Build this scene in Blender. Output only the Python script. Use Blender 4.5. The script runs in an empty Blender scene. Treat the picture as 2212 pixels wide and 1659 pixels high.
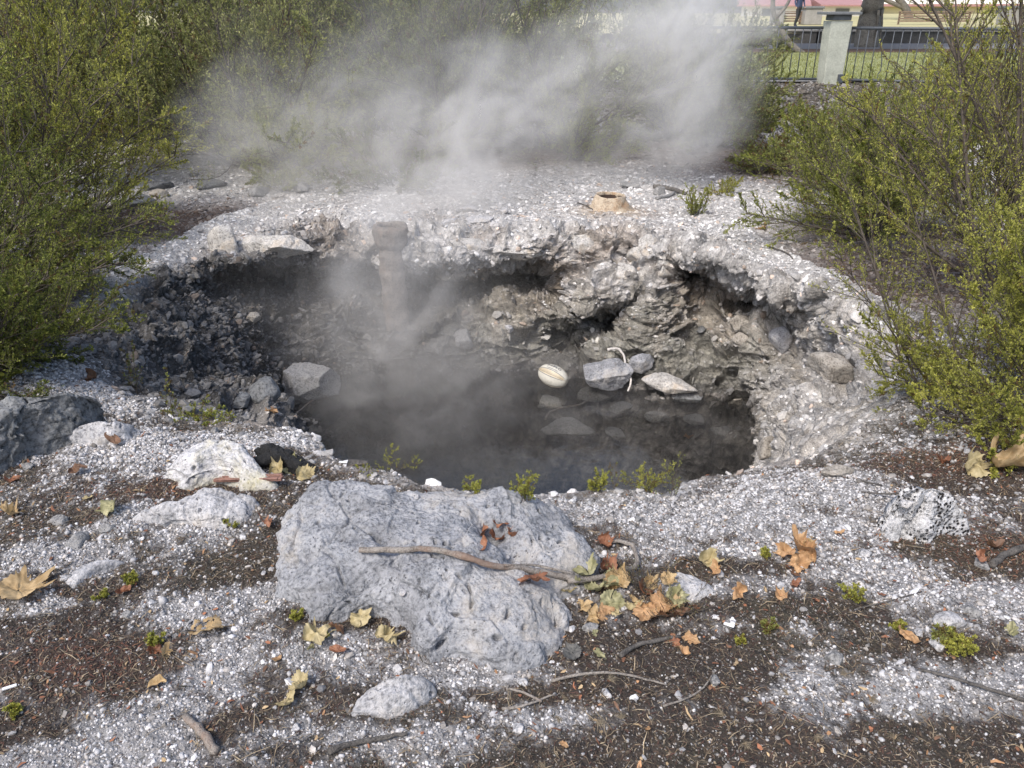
import bpy, bmesh, math, random
import numpy as np
from mathutils import Vector, Matrix

# ------------------------------------------------------------------ camera, world, sun, exposure
S = bpy.context.scene
R = math.radians
CAM_H, PITCH, FPX = 1.6, 25.5, 1736.0           # metres, degrees below the horizon, focal length in 2212-wide pixels
cam_d = bpy.data.cameras.new("camera"); cam = bpy.data.objects.new("camera", cam_d)
S.collection.objects.link(cam); S.camera = cam
cam.location = (0, 0, CAM_H); cam.rotation_euler = (R(90 - PITCH), 0, 0)
cam_d.sensor_width = 36; cam_d.lens = 36 * FPX / 2212.0
cam_d.clip_start = 0.05; cam_d.clip_end = 1000
SUN_EL, SUN_AZ = 52.0, 215.0                     # azimuth clockwise from +y : behind the camera, to the left
w = bpy.data.worlds.new("World"); S.world = w; w.use_nodes = True
wn = w.node_tree.nodes; wl = w.node_tree.links
sky = wn.new("ShaderNodeTexSky"); sky.sky_type = 'NISHITA'; sky.sun_disc = False
sky.sun_elevation = R(SUN_EL); sky.sun_rotation = R(SUN_AZ); sky.air_density = 1.0; sky.dust_density = 3.0
wn["Background"].inputs[1].default_value = 0.15
wl.new(sky.outputs[0], wn["Background"].inputs[0])
sd = bpy.data.lights.new("sun", 'SUN'); so = bpy.data.objects.new("sun", sd); S.collection.objects.link(so)
sd.energy = 2.0; sd.angle = R(12); sd.color = (1.0, 0.95, 0.88)
_d = Vector((math.sin(R(SUN_AZ)) * math.cos(R(SUN_EL)), math.cos(R(SUN_AZ)) * math.cos(R(SUN_EL)), math.sin(R(SUN_EL))))
so.rotation_euler = _d.to_track_quat('Z', 'Y').to_euler(); so.location = _d * 30
S.view_settings.view_transform = 'Standard'; S.view_settings.look = 'None'
S.view_settings.exposure = 0.60; S.view_settings.gamma = 1.0
cy = S.cycles
cy.max_bounces = 6; cy.diffuse_bounces = 3; cy.glossy_bounces = 3; cy.transmission_bounces = 4
cy.transparent_max_bounces = 12; cy.volume_bounces = 2; cy.volume_step_rate = 1.0; cy.volume_max_steps = 128
cy.use_denoising = True
STEAM = 0.37                                     # how thick the steam is

# ------------------------------------------------------------------ small maths helpers
cp, sp = math.cos(R(PITCH)), math.sin(R(PITCH))
def ray(px, py):
    cx, cy_ = (px - 1106.0) / FPX, (829.5 - py) / FPX
    return Vector((cx, cp + cy_ * sp, -sp + cy_ * cp))
def atz(px, py, z):
    d = ray(px, py); t = (z - CAM_H) / d.z
    return (d.x * t, d.y * t, z)
def aty(px, py, Y):
    d = ray(px, py); t = Y / d.y
    return (d.x * t, Y, CAM_H + d.z * t)

_rs = np.random.RandomState(7)
_perm = _rs.permutation(4096).astype(np.int32)
_g = _rs.normal(size=(4096, 3)).astype(np.float32); _g /= np.linalg.norm(_g, axis=1, keepdims=True)
_jit = _rs.rand(4096, 3).astype(np.float32)
def _hash(i, j, k):
    h = _perm[i & 4095]; h = _perm[(h + j) & 4095]; return _perm[(h + k) & 4095]
def pn(P, sc=1.0, off=0.0):
    """gradient noise, about -1..1"""
    P = np.asarray(P, np.float32) * np.float32(1) * np.asarray(sc, np.float32) + np.float32(off)
    F = np.floor(P); I = F.astype(np.int32); f = P - F
    u = f * f * f * (f * (f * 6 - 15) + 10)
    out = np.zeros(len(P), np.float32)
    for dx in (0, 1):
        wx = u[:, 0] if dx else 1 - u[:, 0]
        for dy in (0, 1):
            wy = u[:, 1] if dy else 1 - u[:, 1]
            for dz in (0, 1):
                wz = u[:, 2] if dz else 1 - u[:, 2]
                g = _g[_hash(I[:, 0] + dx, I[:, 1] + dy, I[:, 2] + dz)]
                out += wx * wy * wz * (g[:, 0] * (f[:, 0] - dx) + g[:, 1] * (f[:, 1] - dy) + g[:, 2] * (f[:, 2] - dz))
    return out * 1.5
def fbm(P, sc, octv=4, gain=0.5, off=0.0):
    o = 0; a = 1.0; s = np.asarray(sc, np.float32)
    for i in range(octv):
        o = o + a * pn(P, s, off + 13.7 * i); a *= gain; s = s * 2.03
    return o
def worley(P, sc, off=0.0):
    """returns F1, F2, a random number per cell"""
    P = np.asarray(P, np.float32) * np.asarray(sc, np.float32) + np.float32(off)
    I0 = np.floor(P).astype(np.int32); n = len(P)
    f1 = np.full(n, 9., np.float32); f2 = np.full(n, 9., np.float32); idn = np.zeros(n, np.float32)
    for dx in (-1, 0, 1):
        for dy in (-1, 0, 1):
            for dz in (-1, 0, 1):
                C = I0 + np.array([dx, dy, dz], np.int32)
                h = _hash(C[:, 0], C[:, 1], C[:, 2])
                d = np.sqrt(((C + _jit[h] - P) ** 2).sum(1))
                m = d < f1
                f2 = np.where(m, f1, np.minimum(f2, d)); idn = np.where(m, _jit[(h * 7 + 3) & 4095, 0], idn); f1 = np.where(m, d, f1)
    return f1, f2, idn
def sst(a, b, x):
    t = np.clip((x - a) / (b - a), 0, 1); return t * t * (3 - 2 * t)
def lerp(a, b, t):
    return a + (b - a) * t
def unit(v):
    return v / (np.linalg.norm(v, axis=-1, keepdims=True) + 1e-9)

# ------------------------------------------------------------------ objects, materials
COL = S.collection
def tag(o, label=None, cat=None, group=None, kind=None):
    if label: o["label"] = label
    if cat: o["category"] = cat
    if group: o["group"] = group
    if kind: o["kind"] = kind
    return o
def mesh_np(name, V, F, mat=None, parent=None, col=None, smooth=True):
    """V n x 3; F: m x k array (k = 3 or 4) or a list of such arrays"""
    Fs = F if isinstance(F, list) else [F]
    me = bpy.data.meshes.new(name)
    V = np.ascontiguousarray(V, np.float32)
    me.vertices.add(len(V)); me.vertices.foreach_set("co", V.ravel())
    nl = sum(f.size for f in Fs); npoly = sum(len(f) for f in Fs)
    me.loops.add(nl); me.polygons.add(npoly)
    me.loops.foreach_set("vertex_index", np.concatenate([f.ravel() for f in Fs]).astype(np.int32))
    tot = np.concatenate([np.full(len(f), f.shape[1], np.int32) for f in Fs])
    st = np.concatenate([[0], np.cumsum(tot)[:-1]]).astype(np.int32)
    me.polygons.foreach_set("loop_start", st)
    me.polygons.foreach_set("use_smooth", np.full(npoly, smooth, bool))
    me.update(calc_edges=True); me.validate()
    if col is not None:
        a = me.color_attributes.new("col", 'FLOAT_COLOR', 'POINT')
        c = np.ones((len(V), 4), np.float32); c[:, :3] = col; a.data.foreach_set("color", c.ravel())
    o = bpy.data.objects.new(name, me); COL.objects.link(o)
    if mat: me.materials.append(mat)
    if parent: o.parent = parent
    return o
def empty(name, loc=(0, 0, 0), rz=0.0):
    o = bpy.data.objects.new(name, None); COL.objects.link(o)
    o.location = loc; o.rotation_euler = (0, 0, rz); o.empty_display_size = 0.1
    return o
class MB:
    """collects boxes, tubes and the like into one mesh"""
    def __init__(s): s.v = []; s.f = []; s.n = 0
    def add(s, V, F):
        s.v.append(np.asarray(V, float)); s.f += [tuple(i + s.n for i in f) for f in F]; s.n += len(V)
    def box(s, c, d, rz=0.0, top=(1, 1)):
        q = []
        for z in (-1, 1):
            k = top if z > 0 else (1, 1)
            for x, y in ((-1, -1), (1, -1), (1, 1), (-1, 1)):
                X, Y = x * d[0] / 2 * k[0], y * d[1] / 2 * k[1]
                q.append((c[0] + X * math.cos(rz) - Y * math.sin(rz), c[1] + X * math.sin(rz) + Y * math.cos(rz), c[2] + z * d[2] / 2))
        s.add(q, [(3, 2, 1, 0), (4, 5, 6, 7), (0, 1, 5, 4), (1, 2, 6, 5), (2, 3, 7, 6), (3, 0, 4, 7)])
    def tube(s, pts, rad, n=8, cap=True, flat=1.0, wob=0.0, rnd=None):
        pts = [Vector(p) for p in pts]; rings = []
        rad = rad if hasattr(rad, '__len__') else [rad] * len(pts)
        up = Vector((0, 0, 1))
        for i, p in enumerate(pts):
            t = (pts[min(i + 1, len(pts) - 1)] - pts[max(i - 1, 0)]).normalized()
            a = t.cross(up)
            if a.length < 0.05: a = t.cross(Vector((0, 1, 0)))
            a.normalize(); b = a.cross(t).normalized()
            for k in range(n):
                th = 2 * math.pi * k / n
                r = rad[i] * (1 + (rnd.uniform(-wob, wob) if rnd else 0))
                rings.append(p + a * (math.cos(th) * r) + b * (math.sin(th) * r * flat))
        F = []
        for i in range(len(pts) - 1):
            for k in range(n):
                F.append((i * n + k, i * n + (k + 1) % n, (i + 1) * n + (k + 1) % n, (i + 1) * n + k))
        if cap:
            F.append(tuple(range(n - 1, -1, -1))); F.append(tuple((len(pts) - 1) * n + k for k in range(n)))
        s.add([tuple(r) for r in rings], F)
    def build(s, name, mat=None, parent=None, bevel=0.0, smooth=False):
        me = bpy.data.meshes.new(name); me.from_pydata([tuple(x) for x in np.concatenate(s.v)], [], s.f); me.update()
        o = bpy.data.objects.new(name, me); COL.objects.link(o)
        if mat: me.materials.append(mat)
        if parent: o.parent = parent
        if bevel:
            m = o.modifiers.new("bevel", 'BEVEL'); m.width = bevel; m.segments = 2; m.limit_method = 'ANGLE'
        for p in me.polygons: p.use_smooth = smooth
        return o

class N:
    """tiny node-graph helper"""
    def __init__(s, name):
        s.m = bpy.data.materials.new(name); s.m.use_nodes = True
        s.t = s.m.node_tree; s.n = s.t.nodes; s.l = s.t.links
        s.b = s.n.get("Principled BSDF"); s.out = s.n["Material Output"]
    def node(s, typ, ins=None, **kw):
        x = s.n.new(typ)
        for k, v in kw.items(): setattr(x, k, v)
        for k, v in (ins or {}).items():
            if isinstance(v, bpy.types.NodeSocket): s.l.new(v, x.inputs[k])
            else: x.inputs[k].default_value = v
        return x
    def math(s, op, a, b=0.0, c=0.0, clamp=False):
        return s.node('ShaderNodeMath', {0: a, 1: b, 2: c}, operation=op, use_clamp=clamp).outputs[0]
    def mix(s, f, a, b, typ='MIX'):
        x = s.node('ShaderNodeMix', {}, data_type='RGBA', blend_type=typ)
        for k, v in ((0, f), (6, a), (7, b)):
            if isinstance(v, bpy.types.NodeSocket): s.l.new(v, x.inputs[k])
            else: x.inputs[k].default_value = v if k == 0 else (*v[:3], 1)
        return x.outputs[2]
    def noise(s, scale, detail=4, rough=0.55, vec=None, dist=0.0):
        i = {'Scale': scale, 'Detail': detail, 'Roughness': rough, 'Distortion': dist}
        if vec is not None: i['Vector'] = vec
        return s.node('ShaderNodeTexNoise', i).outputs[0]
    def ramp(s, f, *stops):
        x = s.node('ShaderNodeValToRGB', {0: f}); e = x.color_ramp.elements
        while len(e) < len(stops): e.new(0.5)
        for el, (p, c) in zip(e, stops):
            el.position = p; el.color = (c, c, c, 1) if not hasattr(c, '__len__') else (*c[:3], 1)
        return x.outputs[0]
    def bump(s, h, strength=0.5, dist=0.02, nrm=None):
        i = {'Height': h, 'Strength': strength, 'Distance': dist}
        if nrm is not None: i['Normal'] = nrm
        return s.node('ShaderNodeBump', i).outputs[0]
    def set(s, **kw):
        for k, v in kw.items():
            k = k.replace('_', ' ')
            if isinstance(v, bpy.types.NodeSocket): s.l.new(v, s.b.inputs[k])
            else: s.b.inputs[k].default_value = v
        return s.m
def objvec(n): return n.node('ShaderNodeTexCoord').outputs['Object']

def simple(name, col, rough=0.7, var=0.25, scale=8.0, bump=0.15, metal=0.0, dark=None):
    n = N(name); v = objvec(n)
    f = n.noise(scale, 6, 0.6, v); g = n.noise(scale * 9, 3, 0.6, v)
    dk = dark or tuple(c * (1 - var * 1.6) for c in col)
    lt = tuple(min(1, c * (1 + var)) for c in col)
    c = n.mix(n.ramp(f, (0.3, 0), (0.7, 1)), dk, lt)
    c = n.mix(0.35, c, n.mix(n.ramp(g, (0.35, 0), (0.65, 1)), dk, lt))
    return n.set(Base_Color=c, Roughness=rough, Metallic=metal, Normal=n.bump(n.math('ADD', f, n.math('MULTIPLY', g, 0.3)), bump, 0.02))

# terrain: painted albedo in 'col' + fine procedural grain
n = N("pit_rock_and_gravel"); v = objvec(n)
vc = n.node('ShaderNodeVertexColor', layer_name="col").outputs[0]
vo = n.node('ShaderNodeTexVoronoi', {'Vector': v, 'Scale': 120.0, 'Randomness': 1.0})
vo2 = n.node('ShaderNodeTexVoronoi', {'Vector': v, 'Scale': 38.0, 'Randomness': 1.0})
gr = n.noise(160, 4, 0.7, v); g2 = n.noise(22, 6, 0.65, v)
br = n.math('MULTIPLY', n.ramp(gr, (0.3, 0.45), (0.7, 1.35)), n.ramp(g2, (0.3, 0.6), (0.68, 1.25)))
c = n.mix(1.0, vc, n.node('ShaderNodeCombineColor', {0: br, 1: br, 2: br}).outputs[0], 'MULTIPLY')
h = n.math('ADD', n.math('MULTIPLY', vo.outputs[0], 0.5), n.math('ADD', n.math('MULTIPLY', vo2.outputs[0], 1.2), n.math('MULTIPLY', gr, 0.8)))
M_TERR = n.set(Base_Color=c, Roughness=0.92, Normal=n.bump(h, 0.9, 0.012))
# grains, chips and leaves that carry their own colour
n = N("stone_chips"); v = objvec(n)
vc = n.node('ShaderNodeVertexColor', layer_name="col").outputs[0]
f = n.noise(90, 3, 0.6, v); br = n.ramp(f, (0.3, 0.72), (0.7, 1.2))
M_CHIP = n.set(Base_Color=n.mix(1.0, vc, br, 'MULTIPLY'), Roughness=0.9, Normal=n.bump(f, 0.4, 0.006))

# ------------------------------------------------------------------ terrain: a loft of loops round the pit, carried on outward as open ground
WZ = -1.4
def Hb(x, y):
    x = np.asarray(x, float); y = np.asarray(y, float)
    a = -0.3 * sst(3.2, 6.4, y) + 0.05 * sst(9, 12.5, y) + 0.37 * sst(12.5, 16.5, y) - 0.12 * sst(17.25, 17.8, y)
    a = a + 0.10 * sst(1.6, 4.0, np.abs(x)) * sst(9, 5, y)
    return a
def Z(px, py, z): return atz(px, py, z)
def Y_(px, py, y): return aty(px, py, y)
def hid(G, L, W):   # a steep bank the lip hides
    L = Vector(L); W = Vector(W); o = []
    for t, dz in ((0.12, -.22), (0.28, -.5), (0.48, -.8), (0.72, -1.1)):
        p = L.lerp(W, t); p.z = L.z + (WZ - L.z) * (-dz / 1.3); o.append(tuple(p))
    B = W.lerp(Vector((0.1, 4.9, -2.0)), 0.3); B.z = -1.85
    return [G, tuple(L)] + o + [tuple(W), tuple(B)]
def vis(G, L, U, V, M1, M2, W):
    Wv = Vector(W); B = Wv.lerp(Vector((0.1, 4.9, -2.0)), 0.25); B.z = -1.62
    return [G, L, U, V, M1, M2, W, tuple(B)]
KEYS = [
 hid(Z(1150, 1130, 0), Z(1150, 1068, -.05), (.1, 3.4, WZ)),
 hid(Z(1430, 1130, 0), Z(1440, 1060, -.07), (.7, 3.5, WZ)),
 hid(Z(1680, 1070, -.05), Z(1610, 1018, -.28), (1.45, 4.2, WZ)),
 vis(Z(1990, 960, 0), Z(1850, 945, -.12), Z(1770, 950, -.32), Z(1715, 958, -.6), Z(1685, 965, -.85), Z(1672, 972, -1.1), Z(1668, 980, WZ)),
 vis(Z(2060, 820, 0), Z(1950, 790, -.12), Z(1880, 820, -.3), Z(1800, 845, -.55), Z(1730, 870, -.8), Z(1680, 890, -1.1), Z(1652, 908, WZ)),
 vis(Z(2000, 700, -.1), Z(1900, 700, -.17), Z(1850, 730, -.35), Z(1790, 760, -.6), Z(1740, 800, -.85), Z(1690, 845, -1.1), Z(1645, 890, WZ)),
 vis(Z(1850, 610, -.2), Z(1770, 630, -.25), Z(1755, 650, -.38), Z(1740, 680, -.58), Z(1720, 730, -.8), Z(1670, 805, -1.1), Z(1625, 872, WZ)),
 vis(Z(1730, 560, -.3), Z(1680, 612, -.32), Z(1672, 634, -.42), Y_(1655, 655, 7.0), Z(1640, 700, -.85), Z(1620, 790, -1.15), Z(1590, 858, WZ)),
 vis(Z(1620, 500, -.3), Z(1600, 565, -.31), Z(1590, 588, -.42), Y_(1580, 624, 7.7), Z(1570, 660, -.85), Z(1560, 760, -1.12), Z(1545, 848, WZ)),
 vis(Z(1550, 470, -.3), Z(1545, 540, -.3), Z(1535, 556, -.38), Y_(1525, 600, 8.1), Z(1520, 622, -.82), Z(1515, 730, -1.1), Z(1495, 848, WZ)),
 vis(Z(1480, 440, -.3), Z(1470, 515, -.3), Z(1462, 560, -.46), Z(1455, 600, -.62), Z(1450, 640, -.75), Z(1440, 740, -1.1), Z(1430, 838, WZ)),
 vis(Z(1400, 430, -.3), Z(1400, 505, -.3), Z(1390, 560, -.5), Z(1380, 620, -.68), Z(1375, 670, -.85), Z(1370, 750, -1.13), Z(1350, 825, WZ)),
 vis(Z(1310, 430, -.3), Z(1310, 500, -.3), Z(1300, 575, -.54), Z(1300, 650, -.76), Y_(1315, 692, 7.5), Z(1300, 740, -1.2), Z(1290, 812, WZ)),
 vis(Z(1230, 430, -.3), Z(1235, 500, -.3), Z(1225, 580, -.56), Z(1225, 640, -.78), Z(1230, 690, -.95), Y_(1235, 722, 7.2), Z(1230, 800, WZ)),
 vis(Z(1160, 430, -.3), Z(1170, 505, -.3), Z(1165, 552, -.46), Y_(1160, 600, 8.2), Z(1155, 645, -.92), Z(1150, 720, -1.12), Z(1130, 795, WZ)),
 vis(Z(1070, 425, -.3), Z(1070, 505, -.3), Z(1065, 560, -.5), Y_(1060, 602, 8.3), Z(1055, 640, -.92), Z(1045, 715, -1.12), Z(1030, 793, WZ)),
 vis(Z(960, 420, -.3), Z(960, 500, -.3), Z(955, 570, -.52), Y_(955, 625, 7.9), Z(950, 680, -1.05), Z(940, 740, -1.22), Z(930, 790, WZ)),
 vis(Z(850, 420, -.3), Z(850, 500, -.3), Z(850, 565, -.52), Y_(845, 625, 7.7), Z(840, 690, -1.05), Z(830, 745, -1.22), Z(820, 792, WZ)),
 vis(Z(730, 410, -.3), Z(735, 490, -.3), Z(735, 545, -.48), Y_(735, 595, 7.9), Z(740, 670, -1.0), Z(745, 735, -1.2), Z(750, 795, WZ)),
 vis(Z(640, 420, -.3), Z(650, 500, -.31), Z(650, 540, -.43), Y_(650, 590, 7.6), Z(655, 670, -.95), Z(675, 735, -1.15), Z(700, 798, WZ)),
 vis(Z(540, 450, -.3), Z(560, 542, -.32), Z(560, 566, -.42), Y_(560, 602, 7.3), Z(580, 670, -.9), Z(625, 740, -1.12), Z(660, 805, WZ)),
 vis(Z(430, 490, -.3), Z(460, 562, -.33), Z(465, 584, -.42), Y_(475, 612, 6.9), Z(520, 675, -.8), Z(580, 750, -1.08), Z(640, 825, WZ)),
 vis(Z(250, 580, -.2), Z(340, 600, -.28), Z(380, 635, -.38), Z(430, 670, -.52), Z(490, 720, -.75), Z(560, 790, -1.05), Z(625, 858, WZ)),
 vis(Z(80, 760, -.05), Z(230, 755, -.15), Z(330, 770, -.32), Z(410, 790, -.5), Z(490, 815, -.75), Z(560, 845, -1.05), Z(615, 880, WZ)),
 vis(Z(200, 930, -.02), Z(360, 885, -.13), Z(440, 888, -.25), Z(510, 893, -.38), Z(575, 893, -.52), Z(604, 897, -.8), (-1.62, 5.2, WZ)),
 hid(Z(540, 985, 0), Z(632, 932, -.14), (-1.2, 4.4, WZ)),
 hid(Z(680, 1060, 0), Z(730, 1000, -.05), (-.85, 3.8, WZ)),
 hid(Z(900, 1110, 0), Z(930, 1045, -.03), (-.35, 3.5, WZ)),
]
KP = np.array(KEYS, float)                     # keys x 8 x 3
for i in range(len(KP)):                       # the outer loop lies on the open ground
    KP[i, 0, 2] = Hb(KP[i, 0, 0], KP[i, 0, 1])
def cr(P, u, closed):
    n_ = len(P); i = np.floor(u).astype(int); t = (u - i)[:, None]
    for _ in range(P.ndim - 2): t = t[..., None]
    g = (lambda k: P[(i + k) % n_]) if closed else (lambda k: P[np.clip(i + k, 0, n_ - 1)])
    p0, p1, p2, p3 = g(-1), g(0), g(1), g(2)
    m1, m2 = 0.42 * (p2 - p0), 0.42 * (p3 - p1)
    return (2*t**3 - 3*t**2 + 1) * p1 + (t**3 - 2*t**2 + t) * m1 + (-2*t**3 + 3*t**2) * p2 + (t**3 - t**2) * m2
# samples round the pit, evenly along the lip, denser close to the camera
uu = np.linspace(0, len(KP), 4001)[:-1]; LL = cr(KP, uu, True)[:, 1]
seg = np.linalg.norm(np.roll(LL, -1, 0) - LL, axis=1) / np.clip(np.linalg.norm(LL - np.array([0, 0, 1.6]), axis=1), 3, 9) ** 0.8
cum = np.concatenate([[0], np.cumsum(seg)]); NS = 1900
us = np.interp(np.linspace(0, cum[-1], NS + 1)[:-1], cum, np.concatenate([uu, [len(KP)]]))
ring = cr(KP, us, True)                        # NS x 8 x 3
ring = np.swapaxes(ring, 0, 1)                 # 8 x NS x 3
tt = np.concatenate([np.linspace(0, 1, 30)[:-1], np.linspace(1, 6, 300)[:-1], np.linspace(6, 7, 30)])
pit = cr(ring, tt, False)                      # T x NS x 3
cen = np.array([0.1, 4.9, -1.9])
fr_ = np.linspace(0, .985, 75)[1:]
inner = [pit[-1] + (cen - pit[-1]) * f for f in fr_]
for k, q in enumerate(inner): q[:, 2] = pit[-1][:, 2] + (cen[2] - pit[-1][:, 2]) * sst(0, 1, fr_[k])
# outward
d = ring[0][:, :2] - np.array([0.1, 4.6]); d /= np.linalg.norm(d, axis=1, keepdims=True)
for _ in range(60): d = (np.roll(d, 1, 0) + d + np.roll(d, -1, 0)) / 3
d /= np.linalg.norm(d, axis=1, keepdims=True)
rr = [0.011]
while rr[-1] < 170: rr.append(rr[-1] + min(max(0.011, rr[-1] * 0.012 if rr[-1] > 1.4 else 0.011), 1e9))
rr = np.array(rr)[::-1]
outer = np.zeros((len(rr), NS, 3)); outer[:, :, :2] = ring[0][None, :, :2] + d[None] * rr[:, None, None]
outer[:, :, 2] = Hb(outer[..., 0], outer[..., 1])
G = np.concatenate([outer, pit, np.array(inner)])
NT = len(G); NOUT = len(rr)
def grid_normals(G):
    a = np.roll(G, -1, 1) - np.roll(G, 1, 1)
    b = np.gradient(G, axis=0)
    nn = np.cross(b, a); return unit(nn)
NN = grid_normals(G)
flat = G.reshape(-1, 3).astype(np.float32)
ti = np.repeat(np.arange(NT), NS)
X, Yw, Zw = flat[:, 0], flat[:, 1], flat[:, 2]
isout = ti < NOUT
inwall = sst(NOUT + 12, NOUT + 34, ti.astype(float)) # 0 outside the lip, 1 in the wall
far = sst(12, 16, Yw) if False else sst(14.5, 16.5, Yw)
# --- displacement
disp = np.zeros(len(flat), np.float32)
near_m = (np.abs(X) < 12) & (Yw > -3) & (Yw < 17)
idx = np.where(near_m)[0]; Pn = flat[idx]; wv = inwall[idx].astype(np.float32)
ground_d = 0.035 * fbm(Pn, 1.3, 2) + 0.018 * fbm(Pn, 6, 3) + 0.006 * fbm(Pn, 34, 2)
Pw = Pn + 0.05 * np.stack([pn(Pn, 3, 5), pn(Pn, 3, 25), pn(Pn, 3, 45)], 1)
an = np.array([1, 1, 1.9], np.float32)
wi = np.where(wv > 0.01)[0]
f1, f2, cid = worley(Pw[wi], 3.2 * an, 3.0)
f1b, f2b, cidb = worley(Pw[wi], 9.5 * an, 11.0)
f1c, f2c, cidc = worley(Pn[wi] + 0.03 * np.stack([pn(Pn[wi], 12, 5), pn(Pn[wi], 12, 25), pn(Pn[wi], 12, 45)], 1), 27 * an, 17.0)
wall_d = np.zeros(len(Pn), np.float32)
wall_d[wi] = (0.10 * fbm(Pn[wi], 1.8, 3) + 0.20 * (cid - .5) * sst(0.0, 0.16, f2 - f1) - 0.05 * (1 - sst(0, .12, f2 - f1))
              + 0.085 * (cidb - .5) * sst(0, .14, f2b - f1b) - 0.018 * (1 - sst(0, .15, f2b - f1b))
              + 0.02 * (cidc - .5) * sst(0, .2, f2c - f1c) + 0.012 * fbm(Pn[wi], 30, 3))
disp[idx] = (ground_d * (1 - wv) + wall_d * wv * (.25 + .75 * sst(3.2, 4.4, Pn[:, 1]))).astype(np.float32)
disp *= (1 - far)
deep = (Zw < WZ - 0.12); disp[deep] *= 0.8
flat2 = flat + NN.reshape(-1, 3).astype(np.float32) * disp[:, None]
crack = np.zeros(len(flat), np.float32); crack[idx[wi]] = (np.maximum(1 - sst(0, .10, f2 - f1), 0.7 * (1 - sst(0, .14, f2b - f1b))) * wv[wi])
cellr = np.full(len(flat), .5, np.float32); cellr[idx[wi]] = cidb

# --- albedo painted per vertex
def blob(px, py, z, rx, ry, P=None, rot=0.0):
    c = atz(px, py, z); dx, dy = X - c[0], Yw - c[1]
    ca, sa = math.cos(rot), math.sin(rot)
    a = (dx * ca + dy * sa) / rx; b = (-dx * sa + dy * ca) / ry
    return np.exp(-(a * a + b * b))
WHITE = [(470, 1400, 0, .16, .16), (380, 1330, 0, .18, .07), (230, 1610, 0, .26, .14), (560, 1300, 0, .10, .10), (330, 1130, 0, .22, .10),
         (120, 1200, 0, .2, .08), (80, 1320, 0, .12, .05), (350, 960, 0, .4, .2), (560, 960, -.05, .25, .12), (1350, 1110, 0, .35, .12), (1600, 1080, 0, .4, .2),
         (1800, 1050, 0, .5, .2), (1300, 1100, 0, .3, .10), (1500, 1130, 0, .35, .12), (1750, 1140, 0, .4, .10), (1800, 1230, 0, .30, .10), (1950, 1300, 0, .35, .07), (2120, 1150, 0, .2, .1), (2100, 1300, 0, .3, .08), (1750, 1470, 0, .16, .10), (1950, 1500, 0, .22, .08), (2130, 1480, 0, .2, .08),
         (700, 1400, 0, .14, .09), (1000, 1450, 0, .25, .05), (560, 1580, 0, .10, .05), (1200, 1560, 0, .28, .08), (900, 1600, 0, .2, .06), (1560, 1200, 0, .3, .07), (250, 850, -.1, .35, .3)]
DARK = [(200, 1420, 0, .22, .13), (130, 1350, 0, .2, .05), (520, 1230, 0, .16, .08), (520, 1570, 0, .12, .06), (1500, 1440, 0, .4, .11), (1400, 1600, 0, .35, .1), (1250, 1500, 0, .2, .06),
        (2150, 1170, 0, .25, .14), (1600, 1230, 0, .25, .05), (400, 1060, 0, .25, .06), (170, 1120, 0, .15, .05), (1700, 1640, 0, .3, .05), (2100, 1620, 0, .3, .1), (1750, 1320, 0, .3, .05), (800, 1330, 0, .2, .08), (2000, 1400, 0, .3, .03), (2100, 1030, 0, .4, .12), (1980, 1010, 0, .3, .07), (60, 1560, 0, .12, .05)]
wm = np.zeros(len(flat), np.float32); dm = np.zeros(len(flat), np.float32)
for b in WHITE: wm = np.maximum(wm, blob(*b))
for b in DARK: dm = np.maximum(dm, blob(*b))
nz = np.zeros((4, len(flat)), np.float32)
nz[0, idx] = fbm(Pn, 4.5, 4); nz[1, idx] = fbm(Pn, 17, 4, .6, 9.0); nz[3, idx] = fbm(Pn, 42, 3, .6, 29.0); nz[2, idx] = fbm(Pn, 1.5, 3, .5, 19.0)
white_cov = np.clip(0.42 + 0.65 * wm - 0.75 * dm + 0.30 * nz[0] + 0.10 * nz[1] + 0.05, 0, 1)
fargr = sst(4.2, 6.2, Yw)
white_cov = lerp(white_cov, np.clip(0.85 + 0.22 * nz[0], 0, 1), fargr * isout)
c_white = np.array([.46, .45, .455]); c_soil = np.array([.054, .042, .035]); c_red = np.array([.085, .050, .038]); c_moss = np.array([.055, .052, .028])
redm = np.maximum(np.maximum(blob(2130, 1180, 0, .3, .16), blob(2000, 1000, 0, .5, .12)), np.maximum(blob(180, 1430, 0, .2, .1), blob(330, 1060, 0, .3, .08)))
soil = lerp(c_soil, c_red, np.clip(redm * .7 + 0.15 * nz[0], 0, 1)[:, None])
soil = lerp(soil, c_moss, np.clip(nz[2] * 0.9, 0, .7)[:, None])
tw = sst(0.28, 0.85, white_cov + 0.22 * nz[1] + .16 * nz[3])[:, None]
gcol = lerp(soil, c_white * 0.72, tw)
fc = np.array([.48, .467, .458]) * (1 + .18 * nz[1][:, None] + .12 * nz[0][:, None])
fc = lerp(fc, np.array([.20, .165, .14]), np.clip(sst(.15, .8, nz[0] * .8 + nz[2] * .5) * .55, 0, 1)[:, None])
gcol = lerp(gcol, fc, (fargr)[:, None])
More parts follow.
